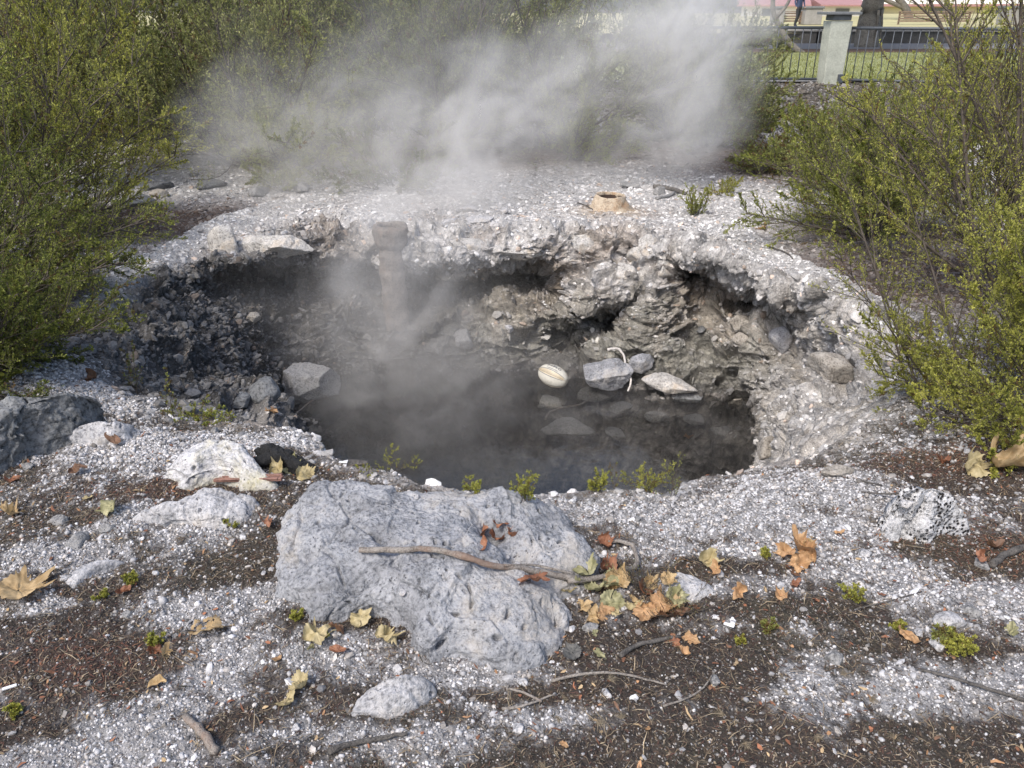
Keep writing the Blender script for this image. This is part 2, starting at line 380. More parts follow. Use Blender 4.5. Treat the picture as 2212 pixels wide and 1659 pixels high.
# litter under the bushes is brown
for (x0, y0, rx, ry) in ((3.0, 5.6, 1.4, 1.3), (2.7, 2.9, .8, .7), (3.4, 7.2, .9, .8), (-3.2, 4.2, 1.0, 1.6), (-3.6, 7.5, 1.6, 1.0), (-1.0, 11.3, 3.4, 1.3), (1.6, 12, 2.0, .9), (3.5, 10.5, 1.6, 1.2)):
    m = np.exp(-(((X - x0) / rx) ** 2 + ((Yw - y0) / ry) ** 2) ** 1.5) * isout
    gcol = lerp(gcol, np.array([.10, .065, .048]), np.clip(m * 1.1 + .2 * nz[0] * m, 0, 1)[:, None])
m = sst(12.5, 15, Yw); gcol = lerp(gcol, np.array([.085, .07, .055]), (m * .9)[:, None])
m = blob(1318, 462, -.3, .34, .26) ; gcol = lerp(gcol, np.array([.40, .27, .13]), np.clip(m * (.75 + .5 * nz[1]), 0, .85)[:, None])
m = blob(1240, 520, -.3, 1.0, .25) * .35; gcol = lerp(gcol, np.array([.42, .33, .18]), np.clip(m, 0, 1)[:, None])
# wall
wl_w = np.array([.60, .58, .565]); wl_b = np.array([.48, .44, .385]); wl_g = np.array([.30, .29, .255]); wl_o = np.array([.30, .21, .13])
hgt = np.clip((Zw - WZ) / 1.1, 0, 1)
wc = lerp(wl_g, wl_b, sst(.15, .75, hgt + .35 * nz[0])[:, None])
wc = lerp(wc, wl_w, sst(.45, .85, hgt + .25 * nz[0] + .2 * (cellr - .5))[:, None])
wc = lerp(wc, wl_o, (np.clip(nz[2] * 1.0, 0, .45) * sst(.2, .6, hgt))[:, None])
# the right bank is pale down to the water, the left slope is dark debris
rb = sst(1.0, 1.6, X) * sst(6.3, 5.6, Yw); wc = lerp(wc, lerp(wl_w, wl_b, np.clip(.5 + .9 * nz[0], 0, 1)[:, None]), (rb * .9)[:, None])
ld = sst(-1.0, -1.7, X) * sst(7.6, 6.6, Yw) + 0.75 * sst(-.2, -.9, X) * sst(-.45, -.75, Zw)
ld = np.clip(ld, 0, 1); wc = lerp(wc, np.array([.055, .052, .05]) * (1 + .5 * cellr[:, None]), (ld * .9)[:, None])
wc = wc * (1 - .38 * crack)[:, None] * (0.8 + .4 * cellr)[:, None] * (1 + .22 * nz[1])[:, None]
wet = sst(WZ + .16, WZ + .02, Zw); wc = lerp(wc, np.array([.05, .047, .045]), (wet * .7)[:, None])
wc = np.where((Zw < WZ - .02)[:, None], np.array([.20, .185, .17]) * (.16 + .75 * sst(-.9, .9, X - .3 * (Yw - 5)))[:, None] * np.clip(1 + .7 * nz[0] + .9 * nz[1] + .3 * cellr, .2, 2)[:, None] * (1 - .5 * crack)[:, None], wc)  # pool bed painted darker to the left, where deeper water would dim it
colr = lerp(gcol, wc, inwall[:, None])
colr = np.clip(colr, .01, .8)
ii = (np.arange(NT - 1)[:, None] * NS + np.arange(NS)[None, :]); jj = np.roll(ii, -1, 1)
F = np.stack([ii, jj, jj + NS, ii + NS], -1).reshape(-1, 4)
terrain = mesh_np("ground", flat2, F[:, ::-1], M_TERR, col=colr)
tag(terrain, "pale pumice ground round a steaming hot pool pit", None, None, "structure")
bpy.context.view_layer.update()
def hit(px, py, up=0.0):
    """where the sight line of a pixel meets the ground -> point, normal"""
    d_ = ray(px, py).normalized()
    ok, p, nrm, _ = terrain.ray_cast(Vector((0, 0, CAM_H)), d_)
    if not ok: p = Vector(atz(px, py, 0)); nrm = Vector((0, 0, 1))
    if nrm.z < 0 and nrm.dot(d_) > 0: nrm = -nrm
    return p + Vector((0, 0, up)), nrm
def gz(x, y):
    ok, p, nrm, _ = terrain.ray_cast(Vector((x, y, 3)), Vector((0, 0, -1)))
    return p.z if ok else float(Hb(x, y))
SOLID = [terrain]
def cast(o, d):
    best = None
    for s in SOLID:
        mi = s.matrix_world.inverted()
        ok, p, nrm, _ = s.ray_cast(mi @ o, mi.to_3x3() @ d)
        if ok:
            p = s.matrix_world @ p; q = (p - o).length
            if best is None or q < best[0]: best = (q, p, nrm)
    return best
def hit(px, py, up=0.0):
    d_ = ray(px, py).normalized(); b = cast(Vector((0, 0, CAM_H)), d_)
    if b is None: return Vector(atz(px, py, 0)), Vector((0, 0, 1))
    return b[1] + Vector((0, 0, up)), b[2]
def gz(x, y):
    b = cast(Vector((x, y, 3)), Vector((0, 0, -1)))
    return b[1].z if b else float(Hb(x, y))
def dep(p): return p[1] * cp - (p[2] - CAM_H) * sp       # distance along the view axis

# ------------------------------------------------------------------ water
n = N("murky_hot_water"); v = objvec(n)
rip = n.math('ADD', n.noise(7, 3, 0.5, v, 0.6), n.math('MULTIPLY', n.noise(30, 2, 0.5, v, 0.3), 0.25))
bm_ = n.bump(rip, 0.16, 0.02)
fr = n.node('ShaderNodeFresnel', {'IOR': 1.62, 'Normal': bm_}).outputs[0]
tr = n.node('ShaderNodeBsdfTransparent', {'Color': (0.86, 0.86, 0.84, 1)}).outputs[0]
gl = n.node('ShaderNodeBsdfGlossy', {'Color': (1, 1, 1, 1), 'Roughness': 0.03, 'Normal': bm_}).outputs[0]
df = n.node('ShaderNodeBsdfDiffuse', {'Color': (0.05, 0.05, 0.053, 1)}).outputs[0]
murk = n.node('ShaderNodeMixShader', {0: 0.16, 1: tr, 2: df}).outputs[0]
n.l.new(n.node('ShaderNodeMixShader', {0: fr, 1: murk, 2: gl}).outputs[0], n.out.inputs['Surface'])
M_WATER = n.m
bm = bmesh.new(); bmesh.ops.create_grid(bm, x_segments=40, y_segments=40, size=1)
for v_ in bm.verts: v_.co = Vector((v_.co.x * 2.9, 5.3 + v_.co.y * 2.5, WZ))
me = bpy.data.meshes.new("hot_pool_water"); bm.to_mesh(me); bm.free(); me.materials.append(M_WATER)
wat = bpy.data.objects.new("hot_pool_water", me); COL.objects.link(wat)
tag(wat, "dark steaming water at the bottom of the pit", None, None, "structure")

# ------------------------------------------------------------------ rocks
def rockmat(name, lo, hi, pit=0.5, scale=14.0, warm=None, bump=0.9, big=0.0, holes=0.0, crack=0.0, wr=(.52, .66)):
    n = N(name); v = objvec(n)
    a = n.noise(scale, 8, 0.7, v, 0.3); b = n.noise(scale * 6, 4, 0.7, v); c0 = n.noise(4.2, 6, 0.7, v)
    vo = n.node('ShaderNodeTexVoronoi', {'Vector': v, 'Scale': scale * 5.0}).outputs[0]
    hole = n.math('MULTIPLY', n.ramp(vo, (0.05, 1), (0.22, 0)), n.ramp(a, (0.45, 0), (0.6, 1)))
    c = n.mix(n.ramp(a, (0.36, 0), (0.62, 1)), lo, hi)
    c = n.mix(n.math('MULTIPLY', n.ramp(b, (0.40, 0), (0.60, 1)), 0.55), c, tuple(min(.8, x * 1.35) for x in hi))
    c = n.mix(n.math('MULTIPLY', n.ramp(b, (0.30, 1), (0.46, 0)), 0.75), c, tuple(x * .45 for x in lo))
    if big: c = n.mix(1.0, c, n.ramp(c0, (.36, 1 - big), (.60, 1.12)), 'MULTIPLY')
    if warm: c = n.mix(n.ramp(c0, (wr[0], 0), (wr[1], 0.8)), c, warm)
    c = n.mix(n.math('MULTIPLY', hole, pit), c, (.03, .03, .03))
    if crack:
        dv_ = n.node('ShaderNodeVectorMath', {0: v, 1: n.node('ShaderNodeVectorMath', {0: n.node('ShaderNodeTexNoise', {'Vector': v, 'Scale': 7.0, 'Detail': 5.0}).outputs[1], 1: (.16, .16, .16)}, operation='MULTIPLY').outputs[0]}, operation='ADD').outputs[0]
        ed = n.node('ShaderNodeTexVoronoi', {'Vector': dv_, 'Scale': 5.5}, feature='DISTANCE_TO_EDGE').outputs[0]
        km = n.math('MULTIPLY', n.math('MULTIPLY', n.ramp(ed, (.0, 1), (.022, 0)), n.ramp(n.noise(3.1, 3, .5, v), (.47, 0), (.56, 1))), crack)
        c = n.mix(km, c, (.05, .045, .045)); hole = n.math('MAXIMUM', hole, n.math('MULTIPLY', km, 1.6))
    if holes:
        wv_ = n.node('ShaderNodeTexVoronoi', {'Vector': v, 'Scale': 84.0}).outputs[0]
        hm = n.math('MULTIPLY', n.ramp(wv_, (.30, 1), (.50, 0)), n.ramp(n.noise(9, 3, .5, v), (.40, 0), (.52, 1)))
        c = n.mix(n.math('MULTIPLY', hm, holes), c, (.012, .009, .009)); hole = n.math('MAXIMUM', hole, hm)
    h = n.math('SUBTRACT', n.math('ADD', n.math('MULTIPLY', a, 1.5), n.math('MULTIPLY', b, 0.5)), n.math('MULTIPLY', hole, 0.7))
    return n.set(Base_Color=c, Roughness=0.9, Normal=n.bump(h, bump, 0.012))
M_BLUE = rockmat("blue_grey_sinter", (.15, .158, .175), (.35, .355, .375), .8, 14, (.39, .36, .325), .9, .38)
M_GREY = rockmat("grey_rock", (.12, .12, .122), (.29, .285, .28), .5)
M_WHITE = rockmat("white_sinter", (.24, .24, .252), (.52, .512, .52), .6, 14, (.36, .32, .27), .9, .3)
M_YEL = rockmat("white_sinter_with_sulphur", (.28, .28, .29), (.56, .55, .56), .5, 12, (.43, .39, .22), .9, 0, 0, 0, (.46, .66))
M_DARKR = rockmat("dark_lichened_rock", (.045, .047, .048), (.20, .205, .21), .5, 10)
M_TAN = rockmat("tan_rock", (.16, .14, .115), (.38, .35, .31), .4)
M_CRUST = rockmat("pale_crusted_rim_rock", (.26, .245, .225), (.55, .53, .505), .3, 12, (.46, .38, .29), 1.0, .25)
M_LACE = rockmat("lace_of_white_crust_over_dark_holes", (.34, .34, .35), (.62, .61, .62), 1.0, 20, None, 1.0, 0, 1.0)
def finish(o, V, org, label, cat, group=None, solid=True):
    o.location = org; tag(o, label, cat, group)
    bpy.context.view_layer.update()
    if solid: SOLID.append(o)
    return o
def slab(name, label, outline, ctr, mat, seed=0, amp=0.02, drop=0.12, cat="rock", under=0.0, hollows=(), nth=420, nr=70, group=None, flat_=1.5, edge=5.0):
    """a rock whose rim (px, py, z) and middle z are given; the sides go down into the ground"""
    W = np.array([atz(*p) for p in outline]); c = np.array([W[:, 0].mean(), W[:, 1].mean(), ctr])
    u = np.linspace(0, len(W), nth + 1)[:-1]; rim = cr(W, u, True)
    t = np.concatenate([np.linspace(0.02, 1, nr) ** 0.8])
    th_ = t[:, None, None]
    top = c + (rim[None] - c) * th_
    top[..., 2] = ctr + (rim[None, :, 2] - ctr) * (t[:, None] ** 2.2)
    top[..., 2] -= (0.25 * drop) * (t[:, None] ** (edge * 3)) 
    k = 34; s = np.linspace(0, 1, k)[1:]
    out = unit(rim - c); out[:, 2] = 0
    side = np.repeat(rim[None], k - 1, 0).copy()
    side[..., 2] -= 0.25 * drop
    side += out[None] * (np.sin(s * math.pi * .5) * 0.03 - under * s)[:, None, None]
    gzs = min(0, W[:, 2].min()) - drop
    side[..., 2] = side[..., 2] + (gzs - side[..., 2]) * s[:, None]
    Gd = np.concatenate([top, side]); NTt = len(Gd)
    nn = grid_normals(Gd); P = Gd.reshape(-1, 3)
    # outward/up orientation
    nn = nn.reshape(-1, 3); ref = P - (c - np.array([0, 0, .15])); sgn = np.sign((nn * ref).sum(1, keepdims=True)); nn = nn * sgn
    Pw_ = P + .03 * np.stack([pn(P, 7, 5), pn(P, 7, 25), pn(P, 7, 45)], 1)
    f1_, f2_, ci = worley(Pw_, np.array([6.5, 6.5, 9.]), seed * 3.1)
    g1_, g2_, cj = worley(Pw_, np.array([17., 17., 22.]), seed * 1.7 + 5)
    Pl = P + .06 * np.stack([fbm(P, 9, 2, .5, 5), fbm(P, 9, 2, .5, 25), fbm(P, 9, 2, .5, 45)], 1)
    h1_, h2_, ch = worley(Pl, np.array([26., 26., 26.]), seed + 2.)
    holes = (1 - sst(.10, .34, h1_)) * (ch > .62)
    rid = 1 - np.abs(pn(Pl, np.array([5., 9., 14.]), seed * 2.)) * 2.2
    lay = fbm(P, np.array([4., 7., 11.]), 3, .55, seed * .7)
    dd = amp * (1.1 * fbm(P, 4, 3, .5, seed) + flat_ * (ci - .5) * sst(0, .10, f2_ - f1_) + .55 * lay + .35 * (cj - .5) * sst(0, .5, g2_ - g1_) + .33 * fbm(P, 22, 4, .65, seed) - 1.3 * holes)
    P = P + nn * dd[:, None]
    for (hx, hy, hz, r, dp) in hollows:
        hc = np.array(atz(hx, hy, hz)); q = np.linalg.norm((P - hc) * np.array([1, 1, .4]), axis=1)
        P[:, 2] -= dp * np.exp(-(q / r) ** 2 * 1.2) * (1 + .25 * pn(P, 30, seed))
    ii = (np.arange(NTt - 1)[:, None] * nth + np.arange(nth)[None, :]); jj = np.roll(ii, -1, 1)
    F = np.stack([ii, jj, jj + nth, ii + nth], -1).reshape(-1, 4)[:, ::-1]
    V = np.concatenate([P, P[:nth].mean(0, keepdims=True)])
    ci_ = len(P); F3 = np.stack([np.arange(nth), np.full(nth, ci_), np.roll(np.arange(nth), -1)], 1)[:, ::-1]
    org = np.array([c[0], c[1], 0.0])
    o = mesh_np(name, V - org, [F, F3], mat)
    return finish(o, V, org, label, cat, group)
_bm = bmesh.new(); bmesh.ops.create_icosphere(_bm, subdivisions=6, radius=1)
ICO_V = np.array([v.co[:] for v in _bm.verts], np.float32); ICO_F = np.array([[v.index for v in f.verts] for f in _bm.faces], np.int32); _bm.free()
_bm = bmesh.new(); bmesh.ops.create_icosphere(_bm, subdivisions=4, radius=1)
ICM_V = np.array([v.co[:] for v in _bm.verts], np.float32); ICM_F = np.array([[v.index for v in f.verts] for f in _bm.faces], np.int32); _bm.free()
def stone(name, label, px, py, dims, mat, seed, rz=0.0, tilt=(0, 0), sink=0.25, cat="rock", group=None, big=False, amp=0.06, at=None):
    rnd = np.random.RandomState(seed)
    Dv, Fv = (ICO_V, ICO_F) if big else (ICM_V, ICM_F)
    r = np.full(len(Dv), 1.15, np.float32)
    for _ in range(13):
        nn = unit(rnd.normal(size=3)); dpl = rnd.uniform(.62, .98)
        dt = Dv @ nn; r = np.where(dt > .05, np.minimum(r, dpl / np.maximum(dt, .05)), r)
    P = Dv * r[:, None]
    sc = np.array(dims) / 2
    Q = P * sc; q = Q / sc.mean()
    f1_, f2_, ci = worley(q + .15 * np.stack([pn(q, 2, 5), pn(q, 2, 25), pn(q, 2, 45)], 1), 1.6, seed)
    dd = amp * (1.2 * fbm(q, 1.3, 3, .5, seed) + 1.0 * (ci - .5) * sst(0, .25, f2_ - f1_) - .5 * (1 - sst(0, .1, f2_ - f1_)) + .35 * fbm(q, 6, 3, .6, seed + 3))
    Q = Q + unit(Dv / sc) * (dd * sc.mean() * 1.2)[:, None]
    M_ = Matrix.Rotation(rz, 3, 'Z') @ Matrix.Rotation(tilt[0], 3, 'X') @ Matrix.Rotation(tilt[1], 3, 'Y')
    Q = Q @ np.array(M_).T
    p = Vector(at) if at else hit(px, py)[0]
    o = mesh_np(name, Q, Fv, mat)
    return finish(o, Q, (p.x, p.y, p.z + dims[2] * (.5 - sink)), label, cat, group)

# the big boulder at the front and its neighbours
BO = [(602, 1110, .10), (650, 1042, .16), (740, 1034, .17), (870, 1048, .17), (960, 1040, .15), (1060, 1056, .13), (1140, 1064, .11), (1210, 1090, .08), (1265, 1150, .06), (1302, 1205, .03),
      (1275, 1262, .02), (1215, 1300, .02), (1232, 1352, .02), (1165, 1412, .03), (1090, 1424, .03), (990, 1408, .03), (925, 1412, .04), (885, 1368, .05), (845, 1312, .06), (775, 1292, .07), (715, 1318, .05), (668, 1318, .05), (622, 1262, .06), (600, 1180, .08)]
boulder = slab("boulder", "large blue grey pitted boulder under the crooked branch at the near rim of the pit", BO, .165, M_BLUE, 3, .019, .10, "boulder", 0.0,
     [(1060, 1160, .1, .075, .07), (1120, 1200, .1, .06, .05), (760, 1255, .1, .05, .04), (930, 1265, .08, .04, .035), (900, 1240, .1, .02, .04), (670, 1205, .1, .03, .03), (820, 1180, .12, .025, .03), (860, 1350, .05, .06, .06), (1190, 1330, .04, .03, .05)], nth=900, nr=260)
slab("rock", "white rock streaked with yellow sulphur, above the red brown plank", [(590, 1050, .02), (545, 985, .10), (505, 950, .13), (455, 945, .13), (400, 968, .09), (360, 1000, .05), (342, 1030, .02), (400, 1040, .02), (470, 1028, .03), (530, 1055, .01)], .115, M_YEL, 5, .014, .06)
slab("rock", "long white rock with a ragged lower edge, below the red brown plank", [(545, 1075, .04), (500, 1062, .07), (440, 1058, .08), (395, 1080, .06), (345, 1100, .04), (292, 1118, .02), (330, 1128, .01), (400, 1132, .01), (470, 1125, .02), (530, 1108, .02)], .07, M_WHITE, 8, .012, .05)
slab("rock", "thin white stone sliver lying beside the small tan leaf tip on dark litter", [(250, 1208, .02), (205, 1210, .025), (160, 1228, .02), (135, 1262, .01), (160, 1266, .01), (200, 1238, .01)], .025, M_WHITE, 9, .006, .03, nth=160, nr=30)
slab("rock", "dark lichened slab jutting from under the left bush", [(218, 862, .12), (175, 845, .19), (110, 846, .22), (0, 862, .22), (-120, 900, .2), (-120, 1040, .02), (0, 985, .05), (60, 955, .05), (130, 930, .07), (180, 900, .09)], .2, M_DARKR, 11, .02, .12, nth=400)
slab("rock", "pale rounded rock just below the dark slab on the left", [(290, 925, .02), (250, 915, .07), (200, 912, .07), (160, 925, .05), (140, 950, .01), (200, 958, .0), (270, 952, .0)], .06, M_WHITE, 12, .012, .05, nth=240, nr=40)
slab("rock", "grey rock with a bright left face, lowest of the larger rocks", [(940, 1490, .01), (905, 1462, .05), (855, 1455, .085), (800, 1480, .055), (765, 1520, .03), (758, 1552, .005), (820, 1555, .0), (880, 1540, .0), (930, 1515, .0)], .06, M_WHITE, 14, .010, .05, nth=300, nr=60)
slab("rock", "low grey rock behind the dead twiggy heap right of the big leaf pile", [(1552, 1285, .01), (1515, 1250, .035), (1460, 1232, .05), (1420, 1240, .04), (1420, 1275, .03), (1470, 1300, .02), (1520, 1305, .0)], .045, M_WHITE, 15, .010, .05, nth=260, nr=50)
# lacy peaked rock on the right
LC = slab("rock", "peaked black and white honeycombed rock with a thin tail, on red brown litter", [(2092, 1142, .008), (2040, 1112, .05), (2010, 1075, .12), (1975, 1048, .20), (1935, 1062, .17), (1905, 1105, .06), (1900, 1130, .02), (1950, 1150, .01), (1990, 1172, .0), (2040, 1150, .01)], .175, M_LACE, 17, .018, .06, nth=320, nr=70)
# rocks of the pit
def aw(px, py, z): return atz(px, py, z)
stone("rock", "large pale block standing at the left water's edge under the dark slope", 0, 0, (.46, .34, .40), M_GREY, 21, .3, (.1, .12), .5, big=True, amp=.035, at=aw(668, 828, -1.25))
stone("rock", "mottled grey rock at the water's edge right of the ball", 0, 0, (.46, .30, .26), M_BLUE, 22, -.1, (0, .1), .5, big=True, at=aw(1302, 806, -1.26))
stone("rock", "small pale rock on the far side of the white root", 0, 0, (.22, .17, .16), M_BLUE, 23, .2, (0, 0), .5, at=aw(1388, 786, -1.22))
stone("rock", "flat pale slab tilted towards the water right of the white root", 0, 0, (.46, .19, .11), M_CRUST, 24, -.35, (.2, .18), .5, big=True, amp=.04, at=aw(1450, 830, -1.29))
stone("rock", "little wet ledge of rock just below the tilted pale slab", 0, 0, (.30, .12, .07), M_DARKR, 25, -.15, (0, 0), .5, at=aw(1480, 858, -1.40))
stone("rock", "square submerged stone in the middle of the pool", 0, 0, (.42, .32, .10), M_GREY, 26, -.1, (0, 0), .5, amp=.03, at=aw(1228, 925, -1.49))
stone("rock", "submerged stone just below the rugby ball", 0, 0, (.24, .18, .12), M_GREY, 27, .3, (0, 0), .5, amp=.03, at=aw(1190, 870, -1.49))
stone("rock", "submerged slab between the ball and the tilted pale slab", 0, 0, (.42, .2, .1), M_GREY, 28, .35, (0, 0), .5, amp=.03, at=aw(1290, 850, -1.48))
for k, (px, py, wd, lab) in enumerate([(1340, 880, .2, "flat submerged stone right of the square sunken stone"), (1420, 900, .24, "broad submerged stone in the shallows under the tilted slab"), (1500, 905, .22, "dark submerged stone below the wet ledge"), (1330, 940, .2, "sunken stone next to the bent sunken root"), (1560, 930, .16, "sunken stone near the orange sunken leaf")]):
    stone("rock", lab, 0, 0, (wd, wd * .7, .08), M_GREY, 30 + k, k * .7, (0, 0), .5, amp=.04, at=aw(px, py, -1.48), group="stones under the water")
PS = [(1605, 700, .30, .16, .16, M_TAN, "tan block on the debris slope below the right cave"), (1510, 712, .16, .10, .06, M_DARKR, "greenish flat stone jutting from the debris slope"),
      (1600, 733, .13, .10, .10, M_TAN, "pale stone with a flat face under the tan block"), (1635, 655, .10, .08, .07, M_WHITE, "white stone in the mouth of the right cave"),
      (1683, 735, .30, .22, .22, M_WHITE, "rounded pale outcrop on the right bank of the pit"), (1100, 710, .08, .06, .08, M_WHITE, "bright white chip on the middle mound of the back wall"),
      (1000, 735, .26, .2, .18, M_GREY, "wet grey lump at the foot of the middle mound"), (1255, 700, .18, .12, .1, M_GREY, "grey stone by the steaming cave mouth"),
      (1590, 870, .16, .12, .1, M_TAN, "wet tan stone where the right wall meets the water"), (1790, 795, .30, .2, .16, M_TAN, "grey brown ledge on the right bank"),
      (1810, 1020, .14, .06, .05, M_TAN, "pale knobbly stone lying on the chips at the right end of the rim"), (1655, 970, .16, .14, .16, M_TAN, "pale knob of rock at the waterline on the right"),
      (545, 690, .14, .12, .1, M_TAN, "pale green grey knob on the left wall under the overhang"), (575, 845, .2, .16, .14, M_DARKR, "dark broken rock at the left water's edge"), (520, 870, .14, .12, .08, M_DARKR, "dark flake of rock above the left water's edge")]
for k, (px, py, a, b, c_, mt, lab) in enumerate(PS):
    stone("rock", lab, px, py, (a, b, c_), mt, 50 + k, k * 1.3, (.15 * (k % 3), .1), .45, amp=.05)
# lip blocks hanging at the back rim
LB = [(478, 540, .30, .22, .34, M_CRUST, "white block hanging like a tooth from the left overhang", -.36), (590, 535, .62, .30, .20, M_CRUST, "broad white block at the edge of the left overhang", -.37),
      (1010, 540, .40, .22, .16, M_CRUST, "pale block in the rim beside the tall rusty pipe", -.40), (1140, 545, .62, .26, .16, M_CRUST, "long slab forming the roof of the middle cave", -.42), (1250, 545, .34, .22, .22, M_CRUST, "block at the right end of the middle cave roof", -.44),
      (1270, 515, .30, .2, .1, M_CRUST, "flat white flake on the rim below the orange vent", -.34), (1390, 545, .32, .24, .26, M_CRUST, "bulging white block high on the back wall", -.46), (1350, 600, .22, .2, .2, M_CRUST, "tan knob below the bulging white block", -.64),
      (1235, 565, .30, .2, .14, M_CRUST, "pale lip of rock over the cave mouth", -.52), (905, 560, .2, .2, .32, M_CRUST, "pale column of crust right of the tall rusty pipe", -.5), (1440, 585, .2, .18, .26, M_CRUST, "white face between the two back caves", -.56)]
for k, (px, py, a, b, c_, mt, lab, z) in enumerate(LB):
    p = hit(px, py)[0]
    stone("rock", lab, 0, 0, (a, b, c_), mt, 80 + k, .1 * k, (.05, .04 * (k % 3 - 1)), .5, amp=.05, big=(a > .5), at=(p.x, p.y + .09, p.z))
# stones out on the far ground
FS = [(1363, 405, .26, .14, .10, M_GREY, "grey block on the ground behind the orange vent"), (1423, 418, .14, .12, .12, M_GREY, "short grey block right of the orange vent"),
      (340, 408, .34, .2, .14, M_DARKR, "dark stone at the tip of the left bush's lowest branch"), (455, 405, .46, .2, .12, M_DARKR, "flat dark rock beside the left bush"), (565, 418, .55, .2, .13, M_GREY, "long grey rock edging the shelf in the steam"),
      (650, 412, .34, .2, .14, M_GREY, "grey rock at the right end of the stone row"), (420, 380, .14, .1, .06, M_DARKR, "small flat brown stone behind the stone row"), (1008, 455, .2, .14, .08, M_WHITE, "pale flat stone on the ground beyond the tall pipe"),
      (1035, 478, .3, .2, .07, M_WHITE, "largest of the flat pale slabs right of the tall pipe"), (975, 482, .2, .14, .06, M_WHITE, "flat pale stone close to the tall pipe's right side"), (1088, 460, .12, .1, .08, M_WHITE, "round white stone between the slabs and the vent"),
      (345, 425, .2, .16, .12, M_TAN, "reddish tan stone under the left bush's branch"), (610, 412, .2, .14, .1, M_GREY, "grey stone in the gap of the stone row"), (300, 440, .5, .3, .16, M_DARKR, "dark rock in the shade of the left bush")]
for k, (px, py, a, b, c_, mt, lab) in enumerate(FS):
    stone("rock", lab, px, py, (a, b, c_), mt, 120 + k, .4 * k, (0, .08), .3, amp=.05)
# small loose stones in the foreground
SS = [(1115, 1222, .035, "white pebble in the hollow of the boulder"), (1095, 1205, .02, "tiny white chip beside the rust leaves"), (870, 1280, .03, "white crumb on the lower lobe of the boulder"), (1130, 1475, .03, "white pebble below the boulder"),
      (1275, 1358, .045, "dark grey stone below the leaf pile"), (1375, 1328 - 205, .03, "dark little stone on the white chips"), (1700, 1168, .03, "white stone above the orange leaf cluster"), (2095, 1325, .06, "white rock with grey flecks near the right edge"),
      (2120, 1222, .06, "pale pointed stone near the dark stick"), (2060, 1480, .05, "pale stone below the bright moss cushion"), (1800, 1425, .055, "flat blue grey pebble in the pale patch"), (1560, 1150, .03, "white flake half way up the rim"), (1985, 1370, .03, "little white pebble right of the torn tan strip"),
      (2025, 1395, .05, "long pale stone left of the moss cushion"), (1865, 1200, .045, "rounded pale stone on the white chips"), (1120, 1575, .035, "white and black pebble near the bottom edge"), (1570, 1350, .03, "white sliver of stone on dark moss"), (275, 1330, .035, "white pebble beside the brown folded leaf"), (380, 1375, .025, "grey rounded pebble near the torn leaf"),
      (570, 1240, .02, "small pebble left of the boulder's foot"), (1310, 1500, .03, "pale crumb of stone in the litter"), (640, 1575, .03, "pale chip near the bottom edge"), (140, 1250, .03, "round pebble near the left edge"), (1555, 1240, .03, "chip beside the curled yellow leaf"), (130, 1130, .06, "mauve grey stone left of the green leaf"), (230, 1145, .05, "purplish flat stone under the green leaf"),
      (170, 1175, .09, "brownish low stone on the left gravel"), (60, 1010, .05, "stone in the shadow of the dark slab"), (2050, 1350, .08, "broad pale stone in the right hand gravel"), (1545, 1475, .04, "pale stone with brown fringe in the moss"), (465, 935, .05, "round brown pebble on top of the gravel bank"), (1955, 1090, .05, "stone at the foot of the honeycombed rock")]
for k, (px, py, a, lab) in enumerate(SS):
    mt = M_GREY if any(q in lab for q in ("dark", "grey", "brown", "purpl", "mauve")) else M_WHITE
    stone("pebble", lab, px, py, (a, a * .75, a * .6), mt, 160 + k, k * .9, (0, 0), .3, cat="pebble", group="loose stones in the foreground", amp=.08)

# ------------------------------------------------------------------ gravel, chips and litter (nobody could count them)
rngp = np.random.RandomState(11)
Pg = flat2.reshape(NT, NS, 3).astype(np.float64)
A_ = np.linalg.norm(np.cross(Pg[1:, :] - Pg[:-1, :], (np.roll(Pg, -1, 1) - Pg)[:-1]), axis=2)
Cc = Pg[:-1]
rel = Cc - np.array([0, 0, CAM_H]); dz_ = rel[..., 1] * cp - rel[..., 2] * sp
ux = 1106 + FPX * rel[..., 0] / np.maximum(dz_, .05); uy = 829.5 - FPX * (rel[..., 1] * sp + rel[..., 2] * cp) / np.maximum(dz_, .05)
vis_m = (dz_ > .3) & (ux > -420) & (ux < 2650) & (uy > 100) & (uy < 2080)
nrm_g = grid_normals(Pg)[:-1]; nrm_g *= np.sign(nrm_g[..., 2:3] + 1e-6)
shp = lambda a: a.reshape(NT, NS)[:-1]
def sample(dens):
    e = A_ * dens * vis_m; tot = e.sum(); k = int(tot)
    cdf = np.cumsum(e.ravel()); q = np.searchsorted(cdf, rngp.rand(k) * cdf[-1]); q = np.minimum(q, e.size - 1)
    i, j = np.divmod(q, NS); a, b = rngp.rand(k, 1), rngp.rand(k, 1); j2 = (j + 1) % NS
    p = Pg[i, j] * (1 - a) * (1 - b) + Pg[i + 1, j] * a * (1 - b) + Pg[i, j2] * (1 - a) * b + Pg[i + 1, j2] * a * b
    return p, nrm_g[i, j], i, j
def rotm(nr, rnd):
    """random frames whose third axis is near nr"""
    k = len(nr); z = unit(nr + rnd.normal(size=(k, 3)) * .35); a = unit(np.cross(z, rnd.normal(size=(k, 3)))); b = np.cross(z, a)
    return np.stack([a, b, z], 2)
_bm = bmesh.new(); bmesh.ops.create_icosphere(_bm, subdivisions=1, radius=1)
IA_V, IA_F = None, None
IC_V = np.array([v.co[:] for v in _bm.verts]); IC_F = np.array([[v.index for v in f.verts] for f in _bm.faces]); _bm.free()
_bm = bmesh.new(); bmesh.ops.create_icosphere(_bm, subdivisions=1, radius=1)
IA_V = np.array([v.co[:] for v in _bm.verts]); IA_F = np.array([[v.index for v in f.verts] for f in _bm.faces]); _bm.free()
